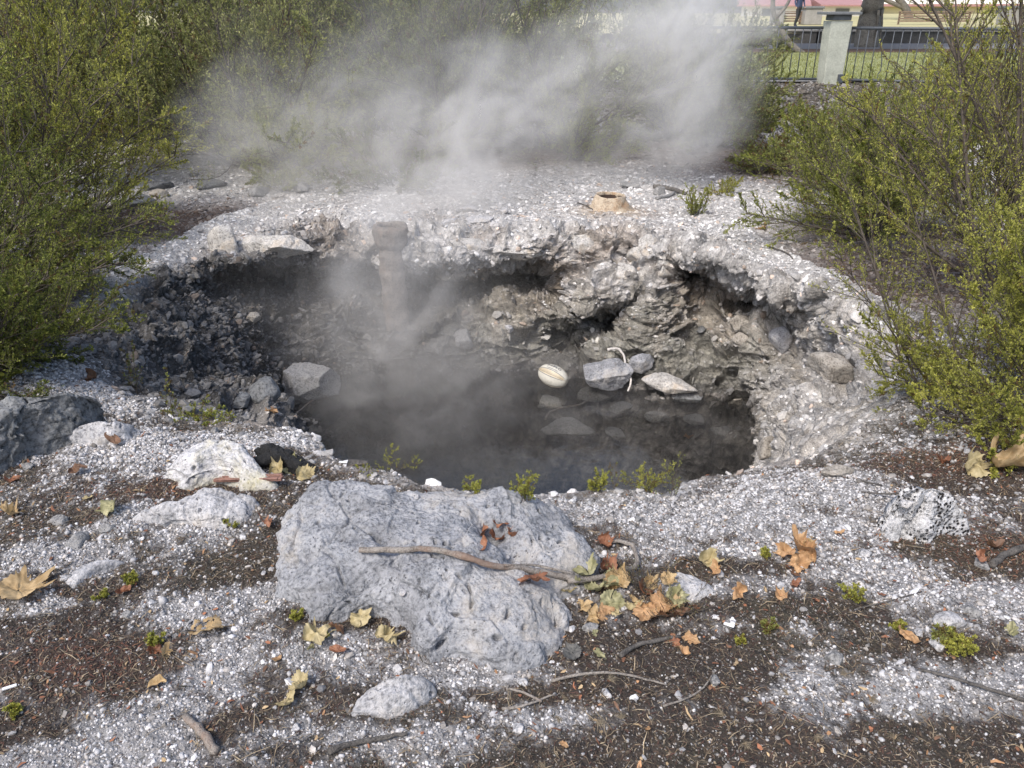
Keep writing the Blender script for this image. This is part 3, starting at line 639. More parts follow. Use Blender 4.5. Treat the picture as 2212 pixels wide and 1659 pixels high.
BX_V = np.array([[x, y, z] for z in (-1, 1) for x, y in ((-1, -1), (1, -1), (1, 1), (-1, 1))], float)
BX_F = np.array([(3, 2, 1, 0), (4, 5, 6, 7), (0, 1, 5, 4), (1, 2, 6, 5), (2, 3, 7, 6), (3, 0, 4, 7)])
def grains(name, label, dens, size, thick, colf, base, jit, smooth, lift=.2):
    p, nr, i, j = sample(dens); k = len(p)
    sz = size(p, k); Rm = rotm(nr, rngp)
    bv, bf = base
    V = bv[None] * np.stack([sz * rngp.uniform(.8, 1.3, k), sz * rngp.uniform(.6, 1.0, k), sz * thick * rngp.uniform(.7, 1.2, k)], 1)[:, None] * (1 + rngp.uniform(-jit, jit, (k, len(bv), 3)))
    V = np.einsum('kij,kvj->kvi', Rm, V) + p[:, None] + nr[:, None] * (sz * thick * lift)[:, None, None]
    F = bf[None] + (np.arange(k) * len(bv))[:, None, None]
    c = colf(p, k, i, j); C3 = np.repeat(c[:, None], len(bv), 1).reshape(-1, 3)
    o = mesh_np(name, V.reshape(-1, 3), F.reshape(-1, bf.shape[1]), M_CHIP, col=np.clip(C3, .005, .85), smooth=smooth)
    return tag(o, label, None, None, "stuff")
wc2 = shp(white_cov); n1 = shp(nz[1]); io2 = shp(isout.astype(float)); iw2 = shp(inwall); far2 = shp(fargr); Yg = Pg[:-1, :, 1]; Xg = Pg[:-1, :, 0]; Zg = Pg[:-1, :, 2]; dm2 = shp(dm)
redm2 = shp(redm); og = 1 - iw2
nearm = sst(4.3, 3.2, Yg)
wgrav = sst(.34, .90, wc2 + .24 * n1 + .30 * shp(nz[3]))
def near_size(p, k): return np.exp(rngp.normal(math.log(.0030), .40, k)) * (1 + .35 * np.clip(p[:, 1] - 1.6, 0, 2))
def pale(p, k, i, j):
    b = np.clip(rngp.normal(.43, .15, k), .10, .74); t_ = rngp.rand(k, 1)
    off = 1 - wgrav[i, j]; b = b * (1 - .42 * off * rngp.rand(k))
    c = b[:, None] * np.where(t_ < .75 - .25 * off[:, None], np.array([[1, .985, 1.0]]), np.where(t_ < .9, np.array([[1, .93, .87]]), np.array([[.55, .52, .5]])))
    return c
grains("gravel", "fine white pumice gravel and crumbs strewn over the near ground", nearm * og * (17000 * wgrav + 1500), near_size, .75, pale, (IC_V, IC_F), .12, True)
def big_size(p, k): return np.clip(np.exp(rngp.normal(math.log(.0068), .4, k)), .003, .016)
grains("gravel_chips", "larger white chips among the fine gravel near the camera", nearm * og * (260 * wgrav + 60), big_size, .6, pale, (IA_V, IA_F), .22, False)
grains("coarse_chips", "scattered coarser flat chips among the near gravel", nearm * og * (70 * wgrav + 16), lambda p, k: np.clip(np.exp(rngp.normal(math.log(.011), .3, k)), .006, .022), .42, pale, (IA_V, IA_F), .25, False)
def mid_size(p, k): return np.clip(np.exp(rngp.normal(math.log(.0085), .5, k)), .003, .028) * (.7 + .08 * p[:, 1])
def mid_col(p, k, i, j):
    g = colr.reshape(NT, NS, 3)[i, j]; b = np.exp(rngp.normal(.04, .26, k))[:, None]; lum = g.mean(1, keepdims=True)
    c = lerp(g, np.array([[1, .98, .97]]) * np.maximum(lum, .16) * 1.1, .5) * b
    return np.where(rngp.rand(k, 1) < .05, c * np.array([[1.02, .86, .74]]), c)
midm = sst(2.6, 4.0, Yg) * sst(14, 9, Yg)
grains("flaked_rubble", "flat pale sinter flakes covering the ground beyond the pit", midm * og * (1900 / np.clip(Yg / 5, .8, 3) ** 1.5) , mid_size, .32, mid_col, (IA_V, IA_F), .22, False)
grains("mulch", "brown bark and clinker on the bank below the iron fence", og * sst(11.5, 13.5, Yg) * (Yg < 17.2) * (Xg > 1.5) * 260, lambda p, k: np.exp(rngp.normal(math.log(.020), .45, k)), .4,
       lambda p, k, i, j: np.array([(.10, .085, .07), (.06, .052, .042), (.18, .16, .14), (.13, .115, .09), (.26, .25, .24)])[rngp.randint(0, 5, k)] * rngp.uniform(.6, 1.3, (k, 1)), (BX_V, BX_F), .3, False)
def wall_size(p, k): return np.clip(np.exp(rngp.normal(math.log(.0095), .6, k)), .003, .045)
abovew = (Zg > WZ - .05)
grains("rubble", "loose stones and flakes caught on the walls and slopes of the pit", iw2 * abovew * (420 + 1300 * sst(-1., -2., Xg)) * (.35 + .65 * sst(.1, .5, nrm_g[..., 2])), wall_size, .45, mid_col, (IA_V, IA_F), .26, False)
def strips(name, label, dens, ln, wd, cols, lift=.003, up=.35):
    p, nr, i, j = sample(dens); k = len(p)
    d0 = unit(np.cross(nr, rngp.normal(size=(k, 3))) + nr * rngp.uniform(0, up, (k, 1))); L_ = np.exp(rngp.normal(math.log(ln), .5, k)); sd_ = unit(np.cross(d0, nr)) * (wd * rngp.uniform(.5, 1.4, (k, 1)))
    bend = np.cross(d0, nr) * rngp.uniform(-.35, .35, (k, 1)); s0 = p + nr * lift
    P0, P1, P2 = s0 - d0 * (L_ / 2)[:, None], s0 + (bend + nr * .12) * (L_ / 2)[:, None], s0 + d0 * (L_ / 2)[:, None]
    V = np.stack([P0 - sd_ * .6, P0 + sd_ * .6, P1 - sd_, P1 + sd_, P2 - sd_ * .3, P2 + sd_ * .3], 1)
    F = np.array([[0, 1, 3, 2], [2, 3, 5, 4]])[None] + (np.arange(k) * 6)[:, None, None]
    cc = np.array(cols)[rngp.randint(0, len(cols), k)] * rngp.uniform(.6, 1.4, (k, 1))
    o = mesh_np(name, V.reshape(-1, 3), F.reshape(-1, 4), M_CHIP, col=np.repeat(cc[:, None], 6, 1).reshape(-1, 3))
    return tag(o, label, None, None, "stuff")
BR = [(.055, .035, .025), (.075, .05, .035), (.035, .026, .02), (.11, .075, .05), (.16, .12, .08), (.05, .045, .03), (.25, .20, .14), (.08, .04, .03)]
grains("grey_grit", "grey and brown grit mixed into the mossy soil", nearm * og * (9000 * (1 - wgrav)), lambda p, k: np.exp(rngp.normal(math.log(.0022), .35, k)), .7,
       lambda p, k, i, j: np.clip(rngp.normal(.15, .07, k), .04, .45)[:, None] * np.array([[1, .93, .87]]), (IC_V[:12], np.array([[0, 1, 2]])) if False else (IA_V, IA_F), .1, True)
strips("leaf_crumbs", "small brown and tan crumbs of dead leaf on the near ground", nearm * og * 190, .011, .0038, [(.30, .17, .09), (.20, .09, .05), (.36, .26, .15), (.14, .08, .05), (.26, .11, .06)], .005, .5)
strips("litter", "dark brown moss and plant litter between the gravel", nearm * og * (15000 * (1 - wgrav) + 1200), .010, .0011, BR)
strips("needle_litter", "straw coloured dead stems scattered on the litter", nearm * og * (700 * (1 - wgrav) + 60), .030, .0010, [(.30, .24, .16), (.22, .17, .11), (.12, .09, .06)], .005, .5)
strips("bush_litter", "red brown fallen needles under the right bush", og * (4500 * redm2 * nearm + 1500 * sst(.5, .9, redm2) * nearm), .012, .0016, [(.16, .07, .045), (.11, .05, .035), (.2, .1, .06)])
# ------------------------------------------------------------------ fallen leaves
def leafmat(name, a, b):
    n = N(name); v = objvec(n); f = n.noise(38, 5, .6, v); vc = n.node('ShaderNodeVertexColor', layer_name="col").outputs[0]
    c = n.mix(1.0, n.mix(n.ramp(f, (.35, 0), (.68, 1)), a, b), vc, 'MULTIPLY')
    n.set(Base_Color=c, Roughness=.6, Normal=n.bump(f, .3, .003))
    t = n.node('ShaderNodeBsdfTranslucent', {'Color': c}).outputs[0]
    n.l.new(n.node('ShaderNodeMixShader', {0: .25, 1: n.b.outputs[0], 2: t}).outputs[0], n.out.inputs['Surface']); return n.m
LM = {'tan': leafmat("tan_leaf", (.36, .24, .11), (.58, .43, .24)), 'yel': leafmat("pale_yellow_leaf", (.36, .29, .14), (.58, .49, .29)), 'grn': leafmat("faded_green_leaf", (.22, .21, .10), (.46, .43, .25)),
      'rust': leafmat("rust_leaf", (.19, .075, .04), (.38, .18, .10)), 'org': leafmat("orange_leaf", (.38, .21, .10), (.56, .36, .19)), 'brn': leafmat("brown_leaf", (.10, .055, .03), (.24, .13, .08)), 'gry': leafmat("grey_leaf", (.08, .08, .075), (.15, .145, .135))}
def leafmesh(kind, seed, curl):
    """a lobed leaf of unit width lying in xy, stalk at the origin, pointing along +y"""
    rnd = np.random.RandomState(seed); nt, nr_ = 96, 12
    th_ = np.linspace(0, 2 * math.pi, nt, endpoint=False)
    if kind == 'lobed':
        r = np.full(nt, .36)
        for a, L_, wd in ((90, .60, .34), (38, .56, .30), (142, .56, .30), (-14, .44, .30), (194, .44, .30)):
            L2 = L_ * rnd.uniform(.85, 1.12); dth = np.angle(np.exp(1j * (th_ - math.radians(a + rnd.uniform(-5, 5)))))
            r = np.maximum(r, L2 * np.exp(-(np.abs(dth) / wd) ** 1.5))
            for s_ in (-1, 1): r = np.maximum(r, L2 * .80 * np.exp(-(np.abs(dth - s_ * .26) / .08) ** 1.6))
        r *= 1 + .05 * np.sin(th_ * 23 + seed)
        r = np.maximum(r, .3 * np.exp(-(np.angle(np.exp(1j * (th_ + math.pi / 2))) / .5) ** 2)); cy0 = .16
    elif kind == 'oval':
        r = .5 / np.sqrt((np.cos(th_) / .52) ** 2 + (np.sin(th_) / 1.0) ** 2) ; r = r * (1 + .12 * np.abs(np.sin(th_)) ** 8); cy0 = .5
    else:   # scrap
        r = .34 * (1 + .30 * np.sin(th_ * 2 + seed) + .18 * np.sin(th_ * 5 + seed * 2) + .08 * np.sin(th_ * 11 + seed)); cy0 = .3
    t = np.linspace(0, 1, nr_ + 1)[1:]
    x = np.cos(th_)[None] * r[None] * t[:, None]; y = np.sin(th_)[None] * r[None] * t[:, None]
    V = np.stack([x, y, 0 * x], -1).reshape(-1, 3); V = np.concatenate([[[0, 0, 0]], V])
    X_, Y2 = V[:, 0], V[:, 1]; rr_ = np.hypot(X_, Y2)
    ridge = np.zeros(len(V)); ang = np.arctan2(Y2, X_)
    if kind == 'lobed':
        for a in (90, 38, 142, -12, 192): ridge = np.maximum(ridge, np.exp(-(np.angle(np.exp(1j * (ang - math.radians(a)))) * rr_ / .018) ** 2) * (rr_ < .55))
    else: ridge = np.exp(-(X_ / .015) ** 2)
    V[:, 2] = (curl * (1.5 * X_ ** 2 * rnd.uniform(.5, 1.6) + 1.1 * (Y2 - .1) ** 2 * rnd.uniform(-.4, 1.4)) + curl * .32 * pn(V, 3.0, seed * 1.3) + .04 * pn(V, 9.0, seed) + .06 * rr_ * np.abs(np.sin(ang * 5)) - .012 * ridge)
    fold = rnd.uniform(.2, .45)                       # one side rolls over when the leaf is dry
    if curl > .8:
        ux_ = np.array([math.cos(seed), math.sin(seed)]); q = V[:, 0] * ux_[0] + V[:, 1] * ux_[1] - fold * .55; m = q > 0; a_ = np.where(m, q / .13, 0)
        dx = np.where(m, .13 * np.sin(a_) - q, 0); V[:, 0] += dx * ux_[0]; V[:, 1] += dx * ux_[1]; V[:, 2] += np.where(m, .13 * (1 - np.cos(a_)), 0)
    V[:, 1] += 0
    col = np.ones((len(V), 3)) * (1 + .25 * ridge[:, None]) * (1 - .22 * (rr_ / .6) ** 3)[:, None] * (1 + .12 * pn(V, 5, seed + 7))[:, None]
    F = np.array([[1 + (k) * nt + j, 1 + (k + 1) * nt + j, 1 + (k + 1) * nt + (j + 1) % nt, 1 + k * nt + (j + 1) % nt] for k in range(nr_ - 1) for j in range(nt)])
    F3 = np.array([[0, 1 + j, 1 + (j + 1) % nt] for j in range(nt)])
    if kind == 'torn':
        pass
    return V, F, F3, col
def leaf(label, px, py, size, rz, kind, mat, curl=.5, tilt=(0, 0), up=.006, group=None, stalk=True, holes=False):
    leaf.k += 1; sd_ = leaf.k * 1.0
    V, F, F3, col = leafmesh(kind, int(sd_ * 7 + 3), curl)
    if holes:
        cF = V[F].mean(1); F = F[(pn(cF, 9.0, 4.0) < .33)]
    p, nr = hit(px, py)
    zmin = V[:, 2].min(); V = V.copy(); V[:, 2] -= zmin; V = V * size * 1.0
    o = mesh_np("leaf", V, [F, F3], LM[mat], col=col)
    nr = (nr + Vector((0, 0, 1.6))).normalized()
    q = nr.to_track_quat('Z', 'Y').to_matrix() @ Matrix.Rotation(0, 3, 'Z')
    M_ = Vector((0, 0, 1)).rotation_difference(nr).to_matrix() @ Matrix.Rotation(R(tilt[0]), 3, 'X') @ Matrix.Rotation(R(tilt[1]), 3, 'Y') @ Matrix.Rotation(R(rz), 3, 'Z')
    o.rotation_euler = M_.to_euler(); o.location = p + nr * (up + .25 * size * (abs(math.sin(R(tilt[0]))) + abs(math.sin(R(tilt[1])))))
    tag(o, label, "leaf", group)
    if stalk and kind == 'lobed':
        mb = MB(); mb.tube([(0, 0, -zmin * size), (.02 * size, -.2 * size, .05 * size), (-.03 * size, -.42 * size, .12 * size)], [.012 * size, .010 * size, .009 * size], 5)
        mb.build("stalk", LM[mat], o, smooth=True)
    return o
leaf.k = 0
LV = [
 ("big tan plane leaf with pointed lobes at the left edge of the photo", 42, 1288, .165, -30, 'lobed', 'tan', .35, (8, 6)),
 ("tan torn leaf full of holes lying on white gravel", 447, 1372, .125, -62, 'lobed', 'tan', .4, (4, -8)),
 ("folded pale yellow leaf below the boulder's left foot", 680, 1388, .085, -40, 'lobed', 'yel', 1.1, (12, 18)),
 ("pale yellow leaf standing up against the boulder's foot", 782, 1350, .075, 5, 'lobed', 'yel', .7, (28, 0)),
 ("rolled yellow leaf right of the standing pale yellow leaf", 825, 1384, .075, -130, 'lobed', 'yel', 1.3, (6, 10)),
 ("rust coloured oval leaf below the three pale yellow leaves", 732, 1410, .046, 70, 'oval', 'rust', .4, (4, 0)),
 ("little green and brown scrap left of the rust oval leaf", 672, 1408, .035, 110, 'scrap', 'grn', .6, (0, 0)),
 ("brown twisted leaf lying between the folded and the standing yellow leaf", 722, 1372, .05, 80, 'oval', 'brn', 1.2, (0, 20)),
 ("yellow leaf with its tip pointing up, upper one of the pair near the bottom", 655, 1490, .072, -170, 'lobed', 'yel', .8, (14, 10)),
 ("star shaped dry yellow leaf, lower one of the pair near the bottom", 628, 1518, .078, 60, 'lobed', 'yel', .5, (3, 0)),
 ("faded green leaf above the gravel left of the long white rock", 250, 1102, .085, 160, 'lobed', 'grn', .7, (14, 6)),
 ("curled tan leaf at the left edge above the big tan leaf", 18, 1120, .085, -70, 'lobed', 'tan', 1.1, (6, 0)),
 ("smooth brown oval leaf on the pale rounded rock", 245, 950, .065, 65, 'oval', 'brn', .3, (8, 4)),
 ("rust leaf in the shade under the dark lichened slab", 25, 1042, .07, 40, 'scrap', 'rust', .6, (0, 0)),
 ("dark brown curled leaf on the litter left of the yellow streaked rock", 172, 1022, .06, 110, 'oval', 'brn', 1.1, (10, 0)),
 ("small tan leaf tip on the litter near the long white rock", 192, 1080, .04, 20, 'scrap', 'yel', .5, (0, 0)),
 ("yellow leaf rolled against the black charred lump, leftmost of that cluster", 605, 1022, .085, 20, 'lobed', 'yel', 1.2, (32, 10)),
 ("green yellow leaf propped on the black charred lump", 632, 1016, .095, 40, 'lobed', 'grn', .7, (30, -6)),
 ("yellow crumpled leaf on the left corner of the boulder", 662, 1030, .085, -60, 'lobed', 'yel', 1.1, (10, 12)),
 ("rust leaf pile top in the boulder's hollow, the pointed one", 1078, 1146, .06, 170, 'lobed', 'rust', .8, (20, 10)),
 ("rust leaf filling the left of the boulder's hollow", 1048, 1160, .07, 80, 'lobed', 'rust', .8, (14, 0)),
 ("rust leaf lying lowest in the boulder's hollow", 1070, 1174, .065, -20, 'lobed', 'rust', .9, (6, 10)),
 ("bright rust leaf at the right of the boulder's hollow", 1096, 1160, .055, -100, 'lobed', 'rust', .9, (10, 20)),
 ("long rust scrap trailing from the boulder's hollow", 1050, 1186, .045, 160, 'oval', 'rust', .8, (0, 10)),
 ("large smooth rust leaf sticking out under the crooked branch", 1150, 1268, .10, -110, 'lobed', 'rust', .5, (10, 6)),
 ("yellow tan leaf between the rust leaf and the big leaf pile", 1222, 1286, .065, -80, 'lobed', 'yel', .6, (6, 0)),
 ("olive green leaf at the top left of the big leaf pile", 1272, 1248, .10, 10, 'lobed', 'grn', .8, (16, 10)),
 ("olive green leaf at the left end of the big leaf pile", 1248, 1272, .085, 70, 'lobed', 'grn', .7, (6, 0)),
 ("green crinkled leaf in the middle of the big leaf pile", 1285, 1290, .09, -30, 'lobed', 'grn', .9, (12, -10)),
 ("broad pale green ribbed leaf, frontmost in the big leaf pile", 1315, 1308, .105, 180, 'lobed', 'grn', .3, (20, 0)),
 ("tan flat leaf tucked under the broad pale green leaf", 1262, 1316, .075, -70, 'scrap', 'tan', .4, (4, 0)),
 ("rust tan leaf edging the front of the big leaf pile", 1295, 1330, .075, 30, 'scrap', 'org', .6, (6, 6)),
 ("tan leaf standing behind the broad pale green leaf", 1345, 1268, .085, 60, 'lobed', 'tan', .9, (30, 12)),
 ("narrow tan leaf fragment beside the broad pale green leaf", 1366, 1306, .05, 0, 'scrap', 'tan', .7, (14, 20)),
 ("yellow tan scrap at the right front of the big leaf pile", 1332, 1334, .05, -30, 'scrap', 'yel', .7, (8, 0)),
 ("orange folded leaf standing at the right of the big leaf pile", 1400, 1338, .085, -150, 'lobed', 'org', 1.0, (24, -12)),
 ("long orange leaf leaning on the folded orange leaf", 1425, 1318, .085, -60, 'lobed', 'org', 1.0, (24, 14)),
 ("green tipped tan leaf at the top right of the big leaf pile", 1458, 1296, .075, -75, 'lobed', 'grn', .9, (12, 10)),
 ("brown glossy leaf at the far right of the big leaf pile", 1468, 1334, .07, -100, 'oval', 'brn', .8, (12, 10)),
 ("small tan leaf in the dead twigs above the leaf pile", 1405, 1268, .06, -40, 'lobed', 'tan', .8, (16, 10)),
 ("tan leaf leaning on the low grey rock behind the twigs", 1440, 1260, .06, -60, 'lobed', 'tan', .8, (20, 0)),
 ("rust crumpled leaf behind the olive leaves of the pile", 1312, 1242, .075, 60, 'lobed', 'rust', 1.1, (20, 10)),
 ("dark rust leaf in the shadowed middle of the pile", 1390, 1290, .06, 0, 'lobed', 'rust', 1.1, (16, 10)),
 ("rust leaf wrapped round the upturned end of the crooked branch", 1305, 1182, .06, -80, 'lobed', 'rust', 1.2, (16, 0)),
 ("curled yellow leaf alone on the chips right of the low grey rock", 1530, 1218, .075, -100, 'lobed', 'yel', 1.2, (10, 0)),
 ("frayed orange leaf skeleton beside the curled yellow leaf", 1548, 1236, .05, 170, 'scrap', 'org', .8, (16, 0)),
 ("crumpled orange leaf, biggest of the cluster on the right", 1722, 1196, .10, 30, 'lobed', 'org', 1.0, (16, 8)),
 ("orange leaf at the left end of the right hand cluster", 1698, 1204, .07, 100, 'lobed', 'org', 1.1, (10, 10)),
 ("orange leaf standing at the right end of the right hand cluster", 1748, 1206, .075, -40, 'lobed', 'org', .9, (30, 10)),
 ("brown oval leaf hanging below the right hand orange cluster", 1708, 1242, .055, 20, 'oval', 'brn', .5, (8, 0)),
 ("rust scrap under the brown oval leaf on the right", 1714, 1268, .04, 60, 'scrap', 'rust', .8, (0, 0)),
 ("ridged tan leaf on edge right of the low grey rock", 1592, 1286, .065, -90, 'scrap', 'org', 1.1, (28, 0)),
 ("thin orange leaf on the litter below the orange cluster", 1688, 1292, .045, -30, 'lobed', 'org', .9, (6, 0)),
 ("round orange brown leaf, left one of the pair below the leaf pile", 1456, 1388, .05, 10, 'scrap', 'rust', .4, (4, 0)),
 ("squarish tan leaf, right one of the pair below the leaf pile", 1494, 1384, .055, 40, 'scrap', 'org', .4, (6, 0)),
 ("folded narrow rust leaf below the squarish tan leaf", 1475, 1414, .042, 60, 'oval', 'org', .9, (6, 0)),
 ("green torn leaf lying right of the flat grey leaf", 1292, 1420, .045, 70, 'scrap', 'grn', .6, (0, 0)),
 ("flat grey lobed leaf below the boulder's right foot", 1237, 1414, .065, 20, 'lobed', 'gry', .2, (2, 0)),
 ("small green scrap above the flat grey leaf", 1282, 1372, .028, 70, 'scrap', 'grn', .5, (0, 0)),
 ("torn tan strip of leaf on the right hand gravel", 1955, 1378, .06, 50, 'oval', 'org', .9, (4, 0)),
 ("green and brown bent leaf near the right edge", 2190, 1372, .055, 100, 'scrap', 'grn', .8, (4, 0)),
 ("pale greenish leaf curled upright at the foot of the right bush", 2085, 1020, .13, -20, 'lobed', 'yel', .9, (40, 8)),
 ("brown crumpled leaf heaped right of the pale greenish leaf", 2150, 1022, .15, 30, 'lobed', 'tan', 1.1, (32, -12)),
 ("brown leaf at the right edge under the bush", 2200, 1018, .11, 60, 'lobed', 'tan', 1.0, (20, -6)),
 ("red brown curled leaf left of the pale greenish leaf", 2040, 1008, .06, 10, 'lobed', 'rust', 1.1, (16, 0)),
 ("red brown folded leaf near the sparse moss tuft on the left", 264, 1286, .045, -30, 'oval', 'rust', 1.1, (8, 0)),
 ("tan half leaf over brown leaf at the left moss tuft", 352, 1418, .05, -100, 'scrap', 'tan', .6, (6, 0)),
 ("brown leaf under the left moss tuft", 330, 1410, .05, 30, 'scrap', 'rust', .9, (8, 0)),
 ("folded tan leaf in the dark moss at lower left", 342, 1482, .045, -60, 'oval', 'tan', 1.0, (4, 0)),
 ("narrow orange strip on the white gravel above the star shaped leaf", 597, 1432, .035, -20, 'oval', 'org', .5, (0, 0)),
 ("rust crumpled leaves beside the boulder's left side", 575, 1138, .06, 20, 'scrap', 'rust', 1.1, (14, 8)),
 ("orange leaf resting on the dark slope by the water", 586, 895, .085, 80, 'lobed', 'org', .5, (10, 0)),
 ("brown leaf hanging out of the left bush above the slab", 205, 825, .10, 150, 'lobed', 'brn', 1.0, (10, 0)),
 ("orange leaf sunk at the bottom of the pool", 1488, 950, .12, -120, 'lobed', 'org', .5, (0, 0)),
 ("red brown leaf among the stones at lower right", 2118, 1208, .05, 40, 'scrap', 'rust', .9, (8, 0)),
 ("rust leaf near the dark forked stick on the right", 2145, 1190, .06, 10, 'scrap', 'brn', .9, (8, 0)),
 ("orange leaf half up the right rim", 1812, 1156, .03, 80, 'oval', 'org', .7, (4, 0)),
 ("red leaf chip under the green sprig right of the orange cluster", 1905, 1290, .03, 20, 'oval', 'rust', .5, (0, 0)),
 ("dark red scrap on the moss at lower right", 1760, 1300, .025, 60, 'scrap', 'rust', .4, (0, 0)),
 ("orange scrap near the bottom edge", 1217, 1615, .028, 40, 'oval', 'org', .5, (0, 0)),
 ("rust scrap at the bottom right of centre", 1401, 1582, .025, 10, 'scrap', 'org', .5, (0, 0)),
 ("dry leaves blown against the far small shrub", 1650, 498, .14, 30, 'lobed', 'org', .9, (10, 0)),
 ("tan leaf half hidden under the forked end of the crooked branch", 1322, 1262, .075, 120, 'lobed', 'tan', .9, (16, 4)),
 ("crinkled green leaf between the fork and the broad pale green leaf", 1318, 1278, .08, 150, 'lobed', 'grn', 1.0, (20, 8)),
 ("tan leaf curling over the left front of the big leaf pile", 1278, 1336, .06, 80, 'scrap', 'tan', .9, (10, 4)),
 ("upright yellow leaf just left of the orange folded one", 1375, 1322, .06, 10, 'scrap', 'yel', .9, (40, 10)),
 ("dark brown leaf under the long orange leaf", 1440, 1342, .07, -30, 'lobed', 'brn', .9, (6, 6)),
 ("pale tan leaf between the green tipped leaf and the brown glossy one", 1452, 1316, .065, 70, 'lobed', 'tan', .9, (10, 16)),
 ("rust leaf at the foot of the dead twiggy tuft", 1490, 1318, .05, 20, 'scrap', 'rust', .9, (10, 0)),
 ("orange leaf flat behind the low grey rock", 1478, 1216, .045, 70, 'scrap', 'org', .6, (4, 0)),
 ("lower orange leaf of the right hand cluster, tips upward", 1722, 1222, .075, 160, 'lobed', 'org', 1.1, (18, 6)),
 ("tan leaf tucked behind the right hand orange cluster", 1738, 1186, .065, 200, 'lobed', 'tan', .9, (12, 0)),
 ("tan leaf on the pale ground near the right bush", 1620, 478 + 350, .0, 0, 'oval', 'tan', .3, (0, 0)),
]
for t in LV:
    if t[3] > 0: leaf(t[0], t[1], t[2], t[3] * 1.06, t[4], t[5], t[6], t[7] * .9, (t[8][0] * .62, t[8][1] * .62), holes=("holes" in t[0]), group=("leaves of the big pile" if "big leaf pile" in t[0] else None))

# ------------------------------------------------------------------ sticks, roots, litter items
M_BARK = rockmat("weathered_grey_wood", (.10, .08, .065), (.27, .245, .22), .2, 30, (.22, .14, .10), .6)
M_DARKW = rockmat("dark_damp_wood", (.03, .026, .024), (.12, .11, .10), .2, 30, None, .6)
M_PALEW = rockmat("bleached_wood", (.38, .34, .31), (.62, .58, .55), .1, 30, None, .3)
M_CHAR = rockmat("charred_wood", (.006, .006, .006), (.022, .022, .023), .6, 24, None, 1.0)
M_PLANKW = simple("red_brown_split_wood", (.24, .13, .10), .7, .4, 30, .4)
def stick(name, label, pts, r0, r1, mat, cat="stick", up=.006, forks=(), group=None, flat=1.0, parent=None, zs=None):
    P = []
    for k, q in enumerate(pts):
        if len(q) == 3: P.append(Vector(atz(*q)))
        else: P.append(hit(q[0], q[1])[0] + Vector((0, 0, up + r0 * .6)))
    rnd = random.Random(len(label)); D = []
    for k in range(len(P) - 1):
        for s_ in range(4): D.append(P[k].lerp(P[k + 1], s_ / 4))
    D.append(P[-1])
    for _ in range(2): D = [D[0]] + [(D[k - 1] + D[k] * 2 + D[k + 1]) / 4 for k in range(1, len(D) - 1)] + [D[-1]]
    D = [q + Vector((rnd.uniform(-1, 1), rnd.uniform(-1, 1), rnd.uniform(-1, 1))) * r0 * .25 for q in D]
    rad = [lerp(r0, r1, k / (len(D) - 1)) * rnd.uniform(.88, 1.12) for k in range(len(D))]
    org = D[0].copy() if parent is None else Vector(parent.location)
    mb = MB(); mb.tube([q - org for q in D], rad, 9, True, flat, .06, rnd); o = mb.build(name, mat, parent, smooth=True)
    if parent is None: o.location = org; tag(o, label, cat, group)
    return o
br = stick("branch", "long crooked grey branch lying across the boulder and ending in an upturned fork", [(778, 1203), (850, 1205), (930, 1198), (990, 1214), (1060, 1236), (1150, 1247), (1250, 1266)], .0085, .0105, M_BARK, "branch", .020)
stick("fork", "", [(1225, 1268), (1300, 1262), (1340, 1248), (1375, 1236), (1374, 1212), (1366, 1190), (1350, 1184), (1312, 1180)], .0085, .007, M_BARK, parent=br, up=.018)
stick("twig", "", [(1090, 1238), (1150, 1236), (1200, 1247), (1240, 1256)], .003, .005, M_BARK, parent=br, up=.026)
